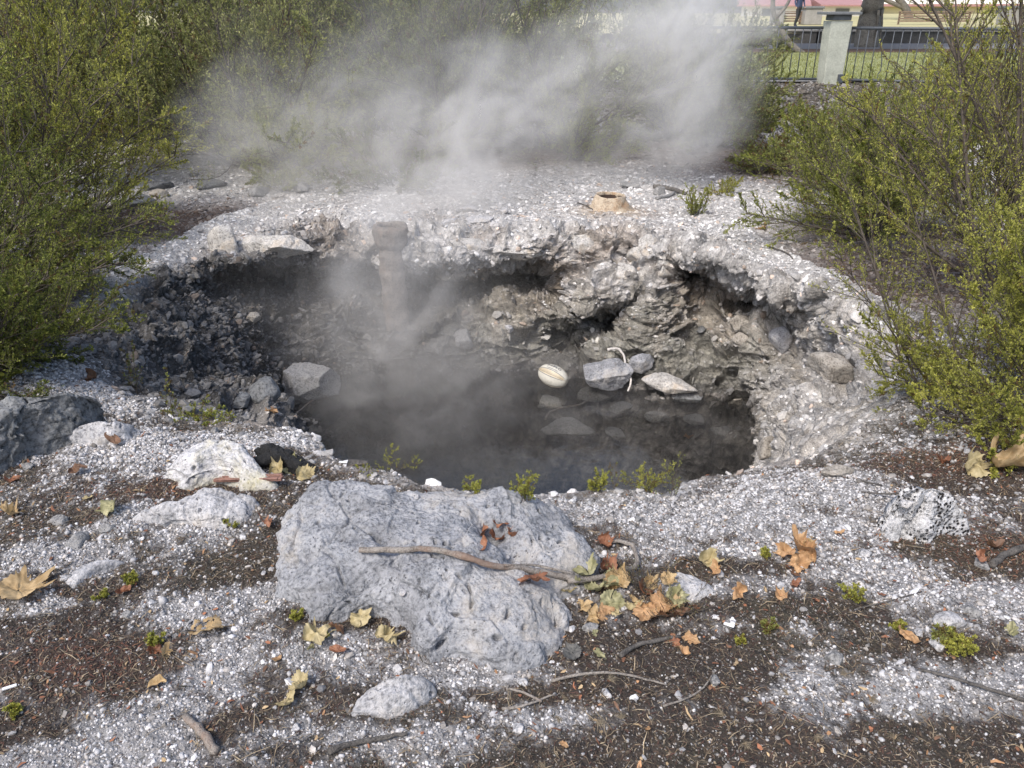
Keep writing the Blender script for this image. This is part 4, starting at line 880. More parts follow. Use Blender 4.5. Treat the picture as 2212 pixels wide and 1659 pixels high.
ST = [([(1340, 1422), (1370, 1400), (1425, 1388), (1470, 1380)], .007, .005, M_DARKW, "dark grey stick below the big leaf pile", "stick"),
      ([(1192, 1476), (1260, 1460), (1320, 1457), (1380, 1468), (1440, 1484)], .0045, .0025, M_BARK, "thin arched twig on dark moss below the big leaf pile", "twig"),
      ([(1432, 1530), (1490, 1512), (1520, 1490), (1538, 1462)], .003, .0015, M_BARK, "pale curved twig at lower centre right", "twig"),
      ([(402, 1555), (430, 1580), (450, 1605), (470, 1632)], .010, .012, M_BARK, "short thick grey stick in the white gravel at the bottom left", "stick"),
      ([(710, 1630), (760, 1612), (830, 1600), (880, 1590)], .008, .005, M_DARKW, "weathered grey stick near the bottom edge", "stick"),
      ([(1100, 1492), (1130, 1500), (1170, 1520)], .003, .004, M_BARK, "frayed pale twig right of the bright faced rock", "twig"),
      ([(1085, 1535), (1130, 1532), (1170, 1515), (1200, 1505)], .004, .002, M_BARK, "dark thin twig right of the bright faced rock", "twig"),
      ([(2140, 1230), (2165, 1205), (2200, 1192), (2240, 1180)], .012, .010, M_DARKW, "dark bent stick at the right edge", "stick"),
      ([(1845, 1320), (1930, 1300), (1990, 1282)], .002, .002, M_DARKW, "hair thin root across the right hand gravel", "twig"),
      ([(1990, 1452), (2060, 1470), (2130, 1492), (2220, 1520)], .004, .005, M_DARKW, "long dark twig at the right edge below the moss cushion", "twig"),
      ([(1705, 1545 - 90), (1740, 1452), (1790, 1470)], .002, .002, M_BARK, "pale straw beside the blue grey pebble", "twig"),
      ([(1670, 1530), (1720, 1552), (1760, 1570)], .0013, .0010, M_BARK, "straight pale straw at the bottom right", "twig"),
      ([(1860, 1066), (1920, 1072), (1990, 1078 - 10)], .003, .003, M_DARKW, "dark twig on the white chips of the right rim", "twig"),
      ([(1848, 1040), (1905, 1052)], .003, .003, M_DARKW, "short dark twig under the right bush's edge", "twig"),
      ([(1412, 406), (1445, 411), (1482, 422)], .025, .02, M_DARKW, "dark log on the ground behind the vents", "log"),
      ([(1418, 432), (1440, 428), (1455, 420)], .02, .018, M_GREY, "forked grey branch end by the orange vent", "branch"),
      ([(1248, 440), (1268, 447), (1280, 455)], .007, .005, M_DARKW, "dark twig left of the orange vent", "twig"),
      ([(832, 372), (868, 388), (900, 414), (920, 420)], .005, .004, M_PALEW, "bleached thin root hanging in the steam beyond the pipe", "root"),
      ([(1660, 535), (1700, 548), (1712, 562)], .008, .006, M_DARKW, "curved dark twig on the brown ground by the right bush", "twig"),
      ([(1500, 850 + 100), (1530, 930), (1560, 918)], .006, .004, M_DARKW, "dark sunken twig in the right of the pool", "twig"),
      ([(940, 1000), (960, 1003), (990, 998)], .0, .0, M_DARKW, "", "twig")]
for pts, r0, r1, mt, lab, nm in ST:
    if r0 > 0: stick(nm, lab, pts, r0, r1, mt, nm)
stick("root", "bleached white crooked root hanging from the debris down to the water", [aty_ for aty_ in []] or [(1312, 755, -1.08), (1338, 752, -1.08), (1349, 770, -1.14), (1351, 790, -1.2), (1360, 808, -1.26), (1364, 825, -1.31), (1356, 845, -1.37)], .011, .008, M_PALEW, "root", .03)
stick("root", "bent sunken root curving round the square sunken stone", [(1178, 905, -1.45), (1185, 890, -1.44), (1215, 880, -1.44), (1250, 876, -1.43), (1276, 862, -1.42), (1274, 848, -1.41)], .010, .007, M_BARK, "root")
stick("root", "long thin root dipping into the water beside the left block", [(735, 842), (700, 856), (665, 872, -1.38), (640, 892, -1.39), (615, 915, -1.4)], .007, .004, M_BARK, "root", .05)
stick("twig", "pale straw leaning in the mouth of the right cave", [aty_ for aty_ in []] or [(1632, 640), (1650, 630), (1668, 624)], .006, .004, M_PALEW, "twig", .02)
# split red-brown plank
p0 = hit(470, 1046)[0] + Vector((0, 0, .02)); p1 = hit(618, 1056)[0] + Vector((0, 0, .045))
mb = MB(); mid = (p0 + p1) / 2; dv = p1 - p0; L_ = dv.length
for k, (dy, dz, hh, ww, l2) in enumerate(((0, 0, .012, .022, 1.0), (.012, .007, .008, .012, .9), (-.010, .006, .006, .010, .8))): mb.box(((k - 1) * .008, dy, dz), (L_ * l2, ww, hh), 0)
o = mb.build("wood_splinter", M_PLANKW, bevel=.002); o.location = mid; o.rotation_euler = dv.to_track_quat('X', 'Z').to_euler(); tag(o, "red brown split piece of wood wedged between the yellow streaked rock and the boulder", "wood")
stone("charred_log", "black charred lump of wood behind the yellow leaves", 622, 1008, (.26, .13, .11), M_CHAR, 301, -.35, (.1, .25), .3, cat="log", big=True, amp=.09)
stone("charred_log", "small black burnt chunk left of the charred lump", 575, 1000, (.10, .08, .07), M_CHAR, 302, .3, (0, 0), .3, cat="log", amp=.09)
stone("driftwood", "flat dark bark chips near the rim behind the boulder", 760, 1003, (.12, .05, .025), M_DARKW, 303, .2, (0, .1), .3, cat="bark", amp=.06)
# white paper butt
p = hit(22, 1488)[0]; mb = MB(); mb.tube([(-.016, -.003, .006), (.016, .003, .006)], .0042, 12); o = mb.build("cigarette_end", simple("white_paper", (.75, .75, .77), .6, .03, 8, .02), smooth=False)
o.location = p; o.rotation_euler = (0, 0, .3); tag(o, "white cigarette end on brown moss at the left edge", "litter")
M_PLAS = simple("white_plastic", (.7, .7, .72), .5, .05, 8, .02)
for (px, py, a, b, rz, lab) in ((1578, 1437 - 160 + 70, .035, .012, .5, "folded white scrap above the ridged tan leaf"), (1575, 1352, .03, .010, -.6, "white sliver of paper on dark moss at lower centre"), (742, 1000, .035, .010, -.2, "white sliver of paper at the rim beside the bark chips")):
    p = hit(px, py)[0]; mb = MB(); mb.box((0, 0, .004), (a, b, .003)); mb.box((a * .25, b * .5, .007), (a * .5, b * .6, .002), .4); o = mb.build("paper_scrap", M_PLAS, bevel=.001); o.location = p; o.rotation_euler = (.1, -.08, rz); tag(o, lab, "litter")

# ------------------------------------------------------------------ the rugby ball
bc = Vector(aty(1195, 812, 6.24)); A_b, B_b = .142, .094
ax = Vector((.80, -.58, -.14)).normalized(); upv = Vector((0, -.55, .84)); sdv = ax.cross(upv).normalized(); upv = sdv.cross(ax).normalized()
_rq = Matrix.Rotation(R(14), 3, ax); sdv = _rq @ sdv; upv = _rq @ upv
MBALL = Matrix((ax, sdv, upv)).transposed()        # local x = long axis, z = up towards the camera
nu, nv = 220, 360
uu_ = np.linspace(0, math.pi, nu)[:, None]; vv_ = np.linspace(0, 2 * math.pi, nv, endpoint=False)[None]
bx_ = np.cos(uu_) * np.ones_like(vv_); br_ = np.sin(uu_) ** .92
V = np.stack([A_b * bx_, B_b * br_ * np.sin(vv_), B_b * br_ * np.cos(vv_)], -1)
col_b = np.ones((nu, nv, 3)) * np.array([.62, .60, .53])
q4 = (vv_ / (math.pi / 2)) % 1.0                    # place inside each of the four panels, seams at 0
seam = np.minimum(q4, 1 - q4) * (math.pi / 2) * br_ * B_b
pc = ((vv_ / (math.pi / 2)).astype(int) % 2 == 1) * np.ones_like(uu_)
along = np.cos(uu_)
phi = ((vv_ + math.pi / 4) % (math.pi / 2)) - math.pi / 4   # angle from each seam
fan = np.exp(-(phi / .34) ** 4) * (np.abs(along) < .97)
for k, (a, wdt, cc) in enumerate(((0.0, .055, (.47, .36, .20)), (.16, .05, (.50, .40, .24)), (-.16, .05, (.50, .40, .24)), (.30, .034, (.04, .037, .035)), (-.30, .034, (.04, .037, .035)), (.08, .012, (.40, .33, .22)), (-.10, .022, (.12, .10, .08)))):
    m = np.exp(-((phi - a * (1 - .25 * along ** 2)) / wdt) ** 2) * sst(1.0, .8, np.abs(along))
    col_b = lerp(col_b, np.array(cc), np.clip(m * 1.05, 0, 1)[..., None])
col_b = lerp(col_b, np.array([.06, .06, .06]), (np.exp(-(seam / .0012) ** 2) * .5 * np.ones((nu, nv)))[..., None])
col_b = lerp(col_b, np.array([.30, .27, .22]), (sst(.94, .99, np.abs(along)) * .7 * np.ones((nu, nv)))[..., None])
V = V.reshape(-1, 3); r_ = B_b
ii = (np.arange(nu - 1)[:, None] * nv + np.arange(nv)[None]); jj = np.roll(ii, -1, 1)
F = np.stack([ii, ii + nv, jj + nv, jj], -1).reshape(-1, 4)
n = N("worn_ball_rubber"); v = objvec(n); vc = n.node('ShaderNodeVertexColor', layer_name="col").outputs[0]; f = n.noise(30, 5, .6, v)
M_BALL = n.set(Base_Color=n.mix(1.0, vc, n.ramp(f, (.3, .80), (.65, 1.05)), 'MULTIPLY'), Roughness=.5, Normal=n.bump(n.node('ShaderNodeTexVoronoi', {'Vector': v, 'Scale': 420.0}).outputs[0], .25, .001))
ball = mesh_np("rugby_ball", V, F, M_BALL, col=np.clip(col_b, 0, 1).reshape(-1, 3)); ball.location = bc; ball.rotation_euler = MBALL.to_euler()
tag(ball, "worn cream rugby ball with dark lettering and gold stripes floating on the pool", "ball")
M_INK = simple("dark_print", (.035, .035, .05), .5, .1, 20, .0)
def ball_text(txt, ang, size, bar):
    cu = bpy.data.curves.new("t", 'FONT'); cu.body = txt; cu.size = size; cu.align_x = 'CENTER'; cu.align_y = 'CENTER'; cu.space_character = 1.08; cu.offset = .0009
    to = bpy.data.objects.new("t", cu); COL.objects.link(to); bpy.context.view_layer.update()
    me = bpy.data.meshes.new_from_object(to.evaluated_get(bpy.context.evaluated_depsgraph_get())); bpy.data.objects.remove(to)
    bm = bmesh.new(); bm.from_mesh(me)
    bmesh.ops.triangulate(bm, faces=bm.faces)
    for _ in range(2): bmesh.ops.subdivide_edges(bm, edges=[e for e in bm.edges if e.calc_length() > .006], cuts=1)
    if bar:
        for k in range(24):
            x0, x1 = -.055 + .11 * k / 24, -.055 + .11 * (k + 1) / 24; y0, y1 = size * .52, size * .60
            bm.faces.new([bm.verts.new((a, b, 0)) for a, b in ((x0, y0), (x1, y0), (x1, y1), (x0, y1))])
    for v_ in bm.verts:
        x, y = v_.co.x, v_.co.y; cu_ = max(-.98, min(.98, x / A_b)); rad = B_b * (1 - cu_ * cu_) ** .46 * 1.006 + .0006
        th_ = ang - y / B_b; v_.co = Vector((x, rad * math.sin(th_), rad * math.cos(th_)))
    m2 = bpy.data.meshes.new("lettering"); bm.to_mesh(m2); bm.free(); m2.materials.append(M_INK)
    o = bpy.data.objects.new("lettering", m2); COL.objects.link(o); o.parent = ball; return o
ball_text("avaro", math.radians(-45), .058, True)
ball_text("avaro", math.radians(45), .058, True)

# ------------------------------------------------------------------ shrubs
def leafy(name, dark, light, trans=.35):
    n = N(name); vc = n.node('ShaderNodeVertexColor', layer_name="col").outputs[0]
    sx = n.node('ShaderNodeSeparateColor', {0: vc}).outputs
    c = n.mix(sx[0], dark, light); c = n.mix(sx[1], c, (.16, .09, .04))
    n.set(Base_Color=c, Roughness=.55); n.b.inputs['Specular IOR Level'].default_value = .3
    t = n.node('ShaderNodeBsdfTranslucent', {'Color': c}).outputs[0]
    n.l.new(n.node('ShaderNodeMixShader', {0: trans, 1: n.b.outputs[0], 2: t}).outputs[0], n.out.inputs['Surface']); return n.m
M_LEAF_Y = leafy("yellow_green_needle_leaves", (.12, .14, .026), (.50, .49, .11))
M_LEAF_G = leafy("green_needle_leaves", (.09, .115, .024), (.41, .43, .095))
M_LEAF_D = leafy("olive_needle_leaves", (.085, .10, .03), (.31, .33, .10))
M_LEAF_P = leafy("pale_olive_needle_leaves", (.12, .14, .045), (.39, .40, .14))
M_TWIG = simple("shrub_bark", (.10, .082, .066), .85, .4, 30, .3)
def curve_pts(s, d, L, sag, t):
    return s + d * (L * t)[:, None] + sag * (L * t * t)[:, None]
def tubes(S0, D0, L0, G0_, r0, r1, nseg, ng):
    k = len(S0); ts = np.linspace(0, 1, nseg + 1)
    P = np.stack([curve_pts(S0, D0, L0, G0_, np.full(k, t)) for t in ts], 1)
    a = unit(np.cross(D0, np.array([.3, .2, 1.]) + 0 * D0)); b = unit(np.cross(D0, a))
    an = np.arange(ng) * 2 * math.pi / ng
    off = a[:, None] * np.cos(an)[None, :, None] + b[:, None] * np.sin(an)[None, :, None]
    rad = r0[:, None] + (r1 - r0)[:, None] * ts[None]
    V = P[:, :, None] + off[:, None] * rad[:, :, None, None]
    q = np.arange((nseg) * ng).reshape(nseg, ng); q2 = np.roll(q, -1, 1)
    F = np.stack([q, q2, q2 + ng, q + ng], -1).reshape(-1, 4)
    F = F[None] + (np.arange(k) * (nseg + 1) * ng)[:, None, None]
    return V.reshape(-1, 3), F.reshape(-1, 4)
def kids(S0, D0, L0, G0_, K, ta, tb, ang, lf, up, rng, spread=.25):
    k = len(S0); i = np.repeat(np.arange(k), K); t = np.tile(np.linspace(ta, tb, K), k) + rng.uniform(-.5, .5, k * K) * (tb - ta) / K
    t = np.clip(t, 0, 1); s = curve_pts(S0[i], D0[i], L0[i], G0_[i], t); tg = unit(D0[i] + 2 * G0_[i] * t[:, None])
    rv = unit(np.cross(tg, rng.normal(size=(k * K, 3)))); a = np.radians(ang + rng.normal(0, 9, k * K))[:, None]
    d_ = unit(tg * np.cos(a) + rv * np.sin(a) + np.array([0, 0, 1.]) * up)
    L_ = L0[i] * lf * (1.08 - .75 * t) * rng.uniform(.6, 1.3, k * K)
    g = (rng.normal(size=(k * K, 3)) * .10 + np.array([0, 0, .10])) * spread / .25
    return s, d_, L_, g, t, i
def shrub(label, base, seed, limbs, mat, nsub=14, ntw=9, nlf=16, lsize=.012, group=None, name="shrub", bright=0.0, trunk=None, sublen=.55, twlen=.42, radius=.5, lw=.22, brown=.05, cat="shrub", upb=.12):
    """limbs: list of (azimuth deg from +y clockwise, elevation deg, length, sag)"""
    rng = np.random.RandomState(seed); base = np.array([base[0], base[1], gz(base[0], base[1]) - .04 if len(base) < 3 else base[2]])
    A = np.radians([l[0] for l in limbs]); E = np.radians([l[1] for l in limbs]); L0 = np.array([l[2] for l in limbs], float)
    D0 = np.stack([np.sin(A) * np.cos(E), np.cos(A) * np.cos(E), np.sin(E)], 1)
    S0 = rng.normal(size=(len(limbs), 3)) * np.array([.06, .06, .0]) * L0.max() 
    G0_ = np.array([[0, 0, l[3]] for l in limbs]) + rng.normal(size=(len(limbs), 3)) * .05
    r0 = np.full(len(limbs), .010) * L0 ** .8 * (radius / .5)
    s1, d1, l1, g1, t1, i1 = kids(S0, D0, L0, G0_, nsub, .12, 1.0, 38, sublen, upb, rng)
    s2, d2, l2, g2, t2, i2 = kids(s1, d1, l1, g1, ntw, .15, 1.0, 36, twlen, upb, rng)
    nb = r0[i1] * .42; nt_ = nb[i2] * .4
    V1, F1 = tubes(S0, D0, L0, G0_, r0, r0 * .25, 7, 6); V2, F2 = tubes(s1, d1, l1, g1, nb, nb * .3, 4, 4); V3, F3 = tubes(s2, d2, l2, g2, np.maximum(nt_, .0006), np.maximum(nt_ * .4, .0004), 2, 3)
    Vb = np.concatenate([V1, V2, V3]); Fb = np.concatenate([F1, F2 + len(V1), F3 + len(V1) + len(V2)])
    # leaves along the twigs and the ends of the branchlets
    def leaves(s, d, l, g, K, t_lo):
        k = len(s); i = np.repeat(np.arange(k), K); t = rng.uniform(t_lo, 1.02, k * K)
        p = curve_pts(s[i], d[i], l[i], g[i], t); tg = unit(d[i] + 2 * g[i] * t[:, None])
        o_ = unit(np.cross(tg, rng.normal(size=(k * K, 3)))); ld = unit(tg * .75 + o_ * .8 + np.array([0, 0, .25])); sd_ = unit(np.cross(ld, rng.normal(size=(k * K, 3))))
        ll = lsize * rng.uniform(.4, 1.3, (k * K, 1)); lw_ = ll * lw
        V = np.stack([p, p + ld * ll * .5 + sd_ * lw_, p + ld * ll, p + ld * ll * .5 - sd_ * lw_], 1)
        return V, i
    Va, ia = leaves(s2, d2, l2, g2, int(nlf * 1.15), .0); Vc, ic = leaves(s1, d1, l1, g1, max(4, nlf), .45)
    tb = rng.uniform(0, 1, len(s2)); lb = rng.uniform(0, 1, len(s1))
    V = np.concatenate([Va, Vc]); base_t = np.concatenate([.55 * tb[ia] + .3 * lb[i2[ia]], .55 * lb[ic] + .2])
    br_ = np.clip(base_t + bright + rng.normal(0, .14, len(V)), 0, 1)
    bn = ((np.concatenate([tb[ia], lb[ic]]) < brown) * .8)
    c = np.stack([br_, bn, 0 * br_], 1); C3 = np.repeat(c[:, None], 4, 1).reshape(-1, 3)
    F = np.arange(len(V) * 4).reshape(-1, 4)
    root = empty(name, tuple(base)); tag(root, label, cat, group)
    mesh_np("stems", Vb, Fb, M_TWIG, root); mesh_np("foliage", V.reshape(-1, 3), F, mat, root, col=C3, smooth=False)
    return root
def fanl(n_, a0, a1, e0, e1, L0, L1, sag, seed):
    r = np.random.RandomState(seed); return [(a0 + (a1 - a0) * (i + .5) / n_ + r.uniform(-10, 10), r.uniform(e0, e1), r.uniform(L0, L1), sag * r.uniform(.4, 1.4)) for i in range(n_)]
# --- right side
shrub("dense yellow green shrub at the right edge with brown leaves at its foot", (2.32, 3.05), 1, fanl(15, -150, 60, 20, 75, .7, 1.05, .05, 1) + fanl(7, -140, -50, 5, 30, .55, .85, .05, 2), M_LEAF_Y, 16, 12, 24, .0115, bright=.12, radius=.4)
shrub("thin open spray of green branches reaching left over the pale right bank", (1.92, 3.30), 2, [(-62, 62, 1.25, .0), (-48, 66, 1.2, .0), (-78, 50, .95, .05), (-30, 60, 1.1, 0), (-100, 45, .6, .1)], M_LEAF_Y, 17, 8, 13, .011, bright=.05, radius=.3, sublen=.36, twlen=.40)
shrub("tall feathery shrub with a dark leaning stem reaching the top right of the photo", (3.15, 4.75), 3, [(-42, 60, 2.1, 0), (-20, 66, 1.9, 0), (20, 68, 1.8, 0), (70, 60, 1.7, .05), (-75, 42, 1.5, .05), (-60, 25, 1.2, .1), (120, 50, 1.4, 0), (180, 45, 1.2, .1), (-100, 55, 1.3, .05), (5, 45, 1.7, .05), (-30, 40, 1.7, .08), (-8, 72, 2.2, 0), (40, 62, 2.1, 0), (12, 55, 2.1, 0), (75, 70, 2.0, 0), (100, 60, 1.8, 0)], M_LEAF_Y, 18, 12, 24, .015, bright=.22, radius=.55, sublen=.42)
shrub("broad low olive shrub shading the brown ground on the far right of the pit", (3.15, 6.75), 4, fanl(22, -170, 120, 8, 72, .9, 1.35, .0, 4), M_LEAF_G, 16, 11, 22, .018, bright=.0, radius=.5)
shrub("brownish olive shrub behind the broad low shrub, in front of the fence", (3.9, 8.6), 5, fanl(20, -170, 170, 12, 75, .9, 1.3, .0, 5), M_LEAF_D, 13, 9, 16, .024, bright=.15, brown=.25)
shrub("pale yellow green shrub filling the gap below the fence at the right", (5.1, 7.9), 6, fanl(13, -170, 150, 35, 80, 1.1, 1.8, .0, 6), M_LEAF_Y, 14, 9, 16, .026, bright=.1)
shrub("small brown and green bush at the left of the far right shrubs", (3.05, 9.9), 7, fanl(11, -170, 150, 25, 70, .4, .7, .0, 7), M_LEAF_D, 12, 8, 14, .022, bright=.2, brown=.3)
shrub("low dark green bush beside the steam at the foot of the mound", (2.75, 11.6), 8, fanl(12, -170, 150, 15, 60, .5, .9, .0, 8), M_LEAF_D, 12, 8, 14, .028, bright=.0, brown=.15)
shrub("low green mat plant on pale ground left of the small brown bush", (2.28, 8.75), 9, fanl(9, -170, 170, 10, 50, .15, .26, .0, 9), M_LEAF_Y, 9, 7, 10, .014, bright=.1, brown=.15)
shrub("little upright green tuft standing alone on the pale ground right of the vent", (1.80, 7.85), 10, fanl(9, -170, 170, 55, 85, .18, .30, .0, 10), M_LEAF_G, 9, 7, 10, .012, bright=.15, brown=.1)
shrub("dark shrub filling the lower right edge behind the dense yellow green shrub", (3.3, 3.9), 11, fanl(12, -170, 150, 20, 75, .7, 1.3, .0, 11), M_LEAF_Y, 16, 12, 20, .014, bright=.05)
# --- left side
shrub("large green shrub at the left edge hanging over the dark slab", (-2.85, 3.55), 21, fanl(16, -20, 160, 0, 60, .65, 1.0, -.02, 21) + fanl(6, 60, 150, -15, 15, .5, .8, .02, 22), M_LEAF_G, 15, 12, 22, .0125, bright=-.12)
shrub("green shrub behind the large left one, its sprays reaching over the dark slope", (-3.65, 4.9), 23, fanl(16, 10, 150, 0, 55, .9, 1.45, -.03, 23) + fanl(6, 60, 130, -5, 20, .8, 1.2, .0, 29), M_LEAF_G, 15, 11, 17, .0165, bright=-.06)
shrub("left shrub whose lowest branch ends above the row of dark stones", (-4.5, 7.0), 24, fanl(15, 20, 190, 5, 60, 1.2, 1.9, .0, 24), M_LEAF_Y, 15, 11, 17, .022, bright=.05)
shrub("tall green shrub at the upper left corner of the photo", (-4.5, 5.7), 25, fanl(14, -20, 170, 35, 80, 1.5, 2.3, -.1, 25), M_LEAF_G, 15, 11, 17, .021, bright=.15)
shrub("olive shrub behind the left shrubs with grey bare twigs", (-5.4, 9.0), 26, fanl(20, 0, 200, 10, 82, 1.5, 2.5, -.03, 26), M_LEAF_Y, 15, 10, 17, .030, bright=.15, brown=.1)
shrub("low dense dark green shrub over the dark lichened slab at the left edge", (-2.45, 3.30), 27, fanl(16, -40, 150, -5, 60, .42, .66, -.02, 27), M_LEAF_G, 14, 10, 18, .012, bright=-.12)
# --- behind the pit, in the steam
BK = {}
BK[31] = shrub("tall yellow green shrub left of centre with a dark arching branch", (-3.3, 10.6), 31, fanl(22, -170, 170, 20, 85, 1.5, 2.5, -.03, 31), M_LEAF_P, 15, 11, 17, .034, bright=.2)
shrub("pale sprayed shrub standing in the left bank of steam", (-2.7, 9.9), 32, fanl(12, 60, 290, 20, 75, .8, 1.3, -.05, 32), M_LEAF_P, 14, 9, 15, .028, bright=.3)
shrub("low pale green cushion bush on the ground in the left steam", (-2.55, 9.0), 33, fanl(10, -170, 170, 10, 55, .3, .45, .0, 33), M_LEAF_P, 10, 8, 13, .020, bright=.2)
shrub("dark shrub at the centre of the back row behind the thickest steam", (-.9, 10.9), 34, fanl(22, -170, 170, 15, 85, 1.4, 2.6, -.03, 34), M_LEAF_D, 15, 11, 17, .034, bright=.0)
shrub("low dark bush at the edge of the pale ground behind the tall pipe", (-1.35, 9.2), 35, fanl(12, -170, 170, 10, 60, .5, .9, .0, 35), M_LEAF_D, 12, 9, 14, .024, bright=.0, brown=.1)
BK[36] = shrub("large olive shrub right of centre in the back row", (.45, 11.5), 36, fanl(22, -170, 170, 18, 85, 1.5, 2.8, -.03, 36), M_LEAF_D, 15, 11, 17, .034, bright=.1)
shrub("rounded dark green bush behind the orange vent at the edge of the pale ground", (.85, 10.7), 37, fanl(13, -170, 170, 15, 75, .6, 1.05, .0, 37), M_LEAF_G, 13, 9, 15, .022, bright=.0)
shrub("back row shrub whose feathery sprays reach right in front of the fence", (2.35, 12.3), 38, fanl(18, -170, 170, 10, 75, 1.0, 1.7, -.03, 38) + [(85, 22, 1.7, 0), (80, 32, 1.6, 0)], M_LEAF_P, 15, 11, 17, .032, bright=.12)
shrub("shaded shrub filling the back between the yellow green and the dark one", (-2.2, 13.0), 39, fanl(20, -170, 170, 25, 85, 2.0, 3.0, -.03, 39), M_LEAF_D, 14, 10, 16, .040, bright=.1)
shrub("far left shrub behind the olive one", (-6.2, 12.0), 40, fanl(20, -170, 170, 20, 85, 2.0, 3.2, -.03, 40), M_LEAF_P, 14, 10, 16, .042, bright=.1)
def copy_tree(o, loc, rz, label, sc=1.0):
    r = o.copy(); COL.objects.link(r); r.location = loc; r.rotation_euler = (0, 0, rz); r.scale = (sc, sc, sc); r["label"] = label; r["group"] = "shrubs of the row farthest back"
    for ch in o.children:
        c = ch.copy(); COL.objects.link(c); c.parent = r
    return r
for k, (x, y, rz, sc, src, lab) in enumerate([(-7.6, 10.0, 1.0, 1.0, 31, "far left hand shrub of the hidden row behind"), (-4.8, 12.6, 2.0, 1.1, 36, "shrub of the row farthest back, behind the yellow green one"), (-.9, 13.4, 4.0, 1.1, 31, "shrub of the row farthest back, behind the dark centre one"),
        (2.6, 15.0, 3.0, .9, 36, "shrub of the row farthest back, behind the olive one"), (-8.5, 13.5, 5.0, 1.2, 36, "tall shrub in the far upper left corner of the hillside"), (6.6, 12.4, 2.6, .55, 31, "shrub in front of the fence at the right edge of the photo"), (-3.2, 14.6, 1.7, 1.2, 31, "highest shrub of the row farthest back at left")]):
    copy_tree(BK[src], (x, y, gz(x, y)), rz, lab, sc)
shrub("dark olive shrub left of the iron fence at the edge of the steam", (3.35, 12.9), 44, fanl(14, -170, 170, 15, 75, .7, 1.15, .0, 44), M_LEAF_D, 13, 9, 15, .028, bright=.05, brown=.1)
shrub("low brownish shrub on the bank below the iron fence", (4.3, 11.2), 45, fanl(12, -170, 170, 15, 70, .5, .85, .0, 45), M_LEAF_D, 12, 9, 14, .024, bright=.25, brown=.3)
rg = np.random.RandomState(90); kk = 45000; gp = np.stack([rg.uniform(2.5, 22, kk), 17.7 + 9.8 * rg.rand(kk) ** 1.4, np.full(kk, .115)], 1); gd = unit(np.stack([rg.normal(0, .4, kk), rg.normal(0, .4, kk), np.ones(kk)], 1)); gs = unit(np.cross(gd, rg.normal(size=(kk, 3)))) * .008
gl_ = rg.uniform(.03, .08, (kk, 1)); gv = np.stack([gp - gs, gp + gs, gp + gd * gl_], 1).reshape(-1, 3); gc_ = np.repeat(np.stack([np.clip(rg.normal(.6, .25, kk), 0, 1), (rg.rand(kk) < .12) * .4, np.zeros(kk)], 1), 3, 0)
tag(mesh_np("grass", gv, np.arange(kk * 3).reshape(-1, 3), M_LEAF_P, col=gc_, smooth=False), "short mown grass behind the iron fence", None, None, "stuff")
# --- sprigs on the rim
def sprig(label, px, py, h, seed, mat=None, n_=5, e=(40, 80), br=.2, brown=.1, ls=.007, spread=170, **kw):
    p, _ = hit(px, py)
    return shrub(label, (p.x, p.y, p.z - .004), seed, fanl(n_, -spread, spread, e[0], e[1], h * .7, h * 1.1, .0, seed), mat or M_LEAF_Y, kw.pop('ns', 7), kw.pop('nt', 5), kw.pop('nl', 7), ls, name="sprig", cat="plant", radius=.35, bright=br, brown=brown, **kw)
sprig("leafy little sprig leaning right on the rim behind the boulder", 840, 1020, .13, 60, n_=3, e=(25, 60))
sprig("flat yellow green sprig on the rim at the top of the boulder", 1025, 1066, .06, 61, n_=4)
sprig("bushy green sprig on the rim left of centre over the water", 1135, 1080, .085, 62, n_=7)
sprig("round yellow green sprig at the rim between the two tall stems", 1292, 1062, .075, 63, n_=8)
sprig("largest yellow green sprig on the rim in front of the sky reflection", 1398, 1062, .12, 64, n_=9, e=(30, 80), brown=.2)
sprig("single thin upright brown stem on the rim", 1331, 1064, .13, 65, M_LEAF_D, 1, (86, 89), .3, .6, .006)
sprig("tall brown tipped stem at the right of the rim sprigs", 1452, 1075, .14, 66, M_LEAF_D, 2, (78, 88), .4, .4, .006)
sprig("thin dark sprig between the leaf pile and the low grey rock", 1385, 1275, .13, 67, M_LEAF_D, 9, (25, 85), -.2, .5, .004, ns=8, nt=4, nl=2)
sprig("dead grey twiggy tuft in front of the low grey rock", 1465, 1330, .12, 68, M_LEAF_D, 10, (10, 60), -.2, .6, .004, ns=8, nt=4, nl=2)
sprig("tall thin reddish plant on the left gravel bank", 372, 905, .28, 69, M_LEAF_D, 2, (84, 89), .3, .5, .010, sublen=.2)
sprig("sparse dark plant beside the tall reddish one", 300, 850, .25, 70, M_LEAF_D, 3, (70, 88), .1, .4, .009, sublen=.25)
sprig("low green mat at the top of the left gravel bank", 425, 905, .12, 71, M_LEAF_G, 8, (5, 30), .2, .2, .009)
sprig("thin green mat right of the other one on the gravel bank", 470, 912, .09, 72, M_LEAF_G, 6, (5, 30), .2, .2, .008)
sprig("tiny green sprig below the end of the long white rock", 500, 1138, .04, 73, M_LEAF_Y, 3, (30, 70))
sprig("small yellow green tuft on moss at the left", 282, 1262, .035, 74, n_=5)
sprig("tiny bright sprig on moss at lower left", 226, 1293, .03, 75, n_=4)
sprig("green tuft growing through the tan leaf at lower left", 335, 1400, .04, 76, n_=6)
sprig("yellow green tuft at the lower left edge", 35, 1545, .035, 77, n_=5)
sprig("bright yellow green moss cushion at the lower right", 2075, 1412, .055, 78, n_=14, e=(15, 80), br=.3)
sprig("brownish moss tuft above the bright cushion", 2040, 1385, .045, 79, M_LEAF_D, 9, (15, 70), .4, .3)
sprig("green and yellow sprig right of the orange leaf cluster", 1838, 1298, .05, 80, n_=6)
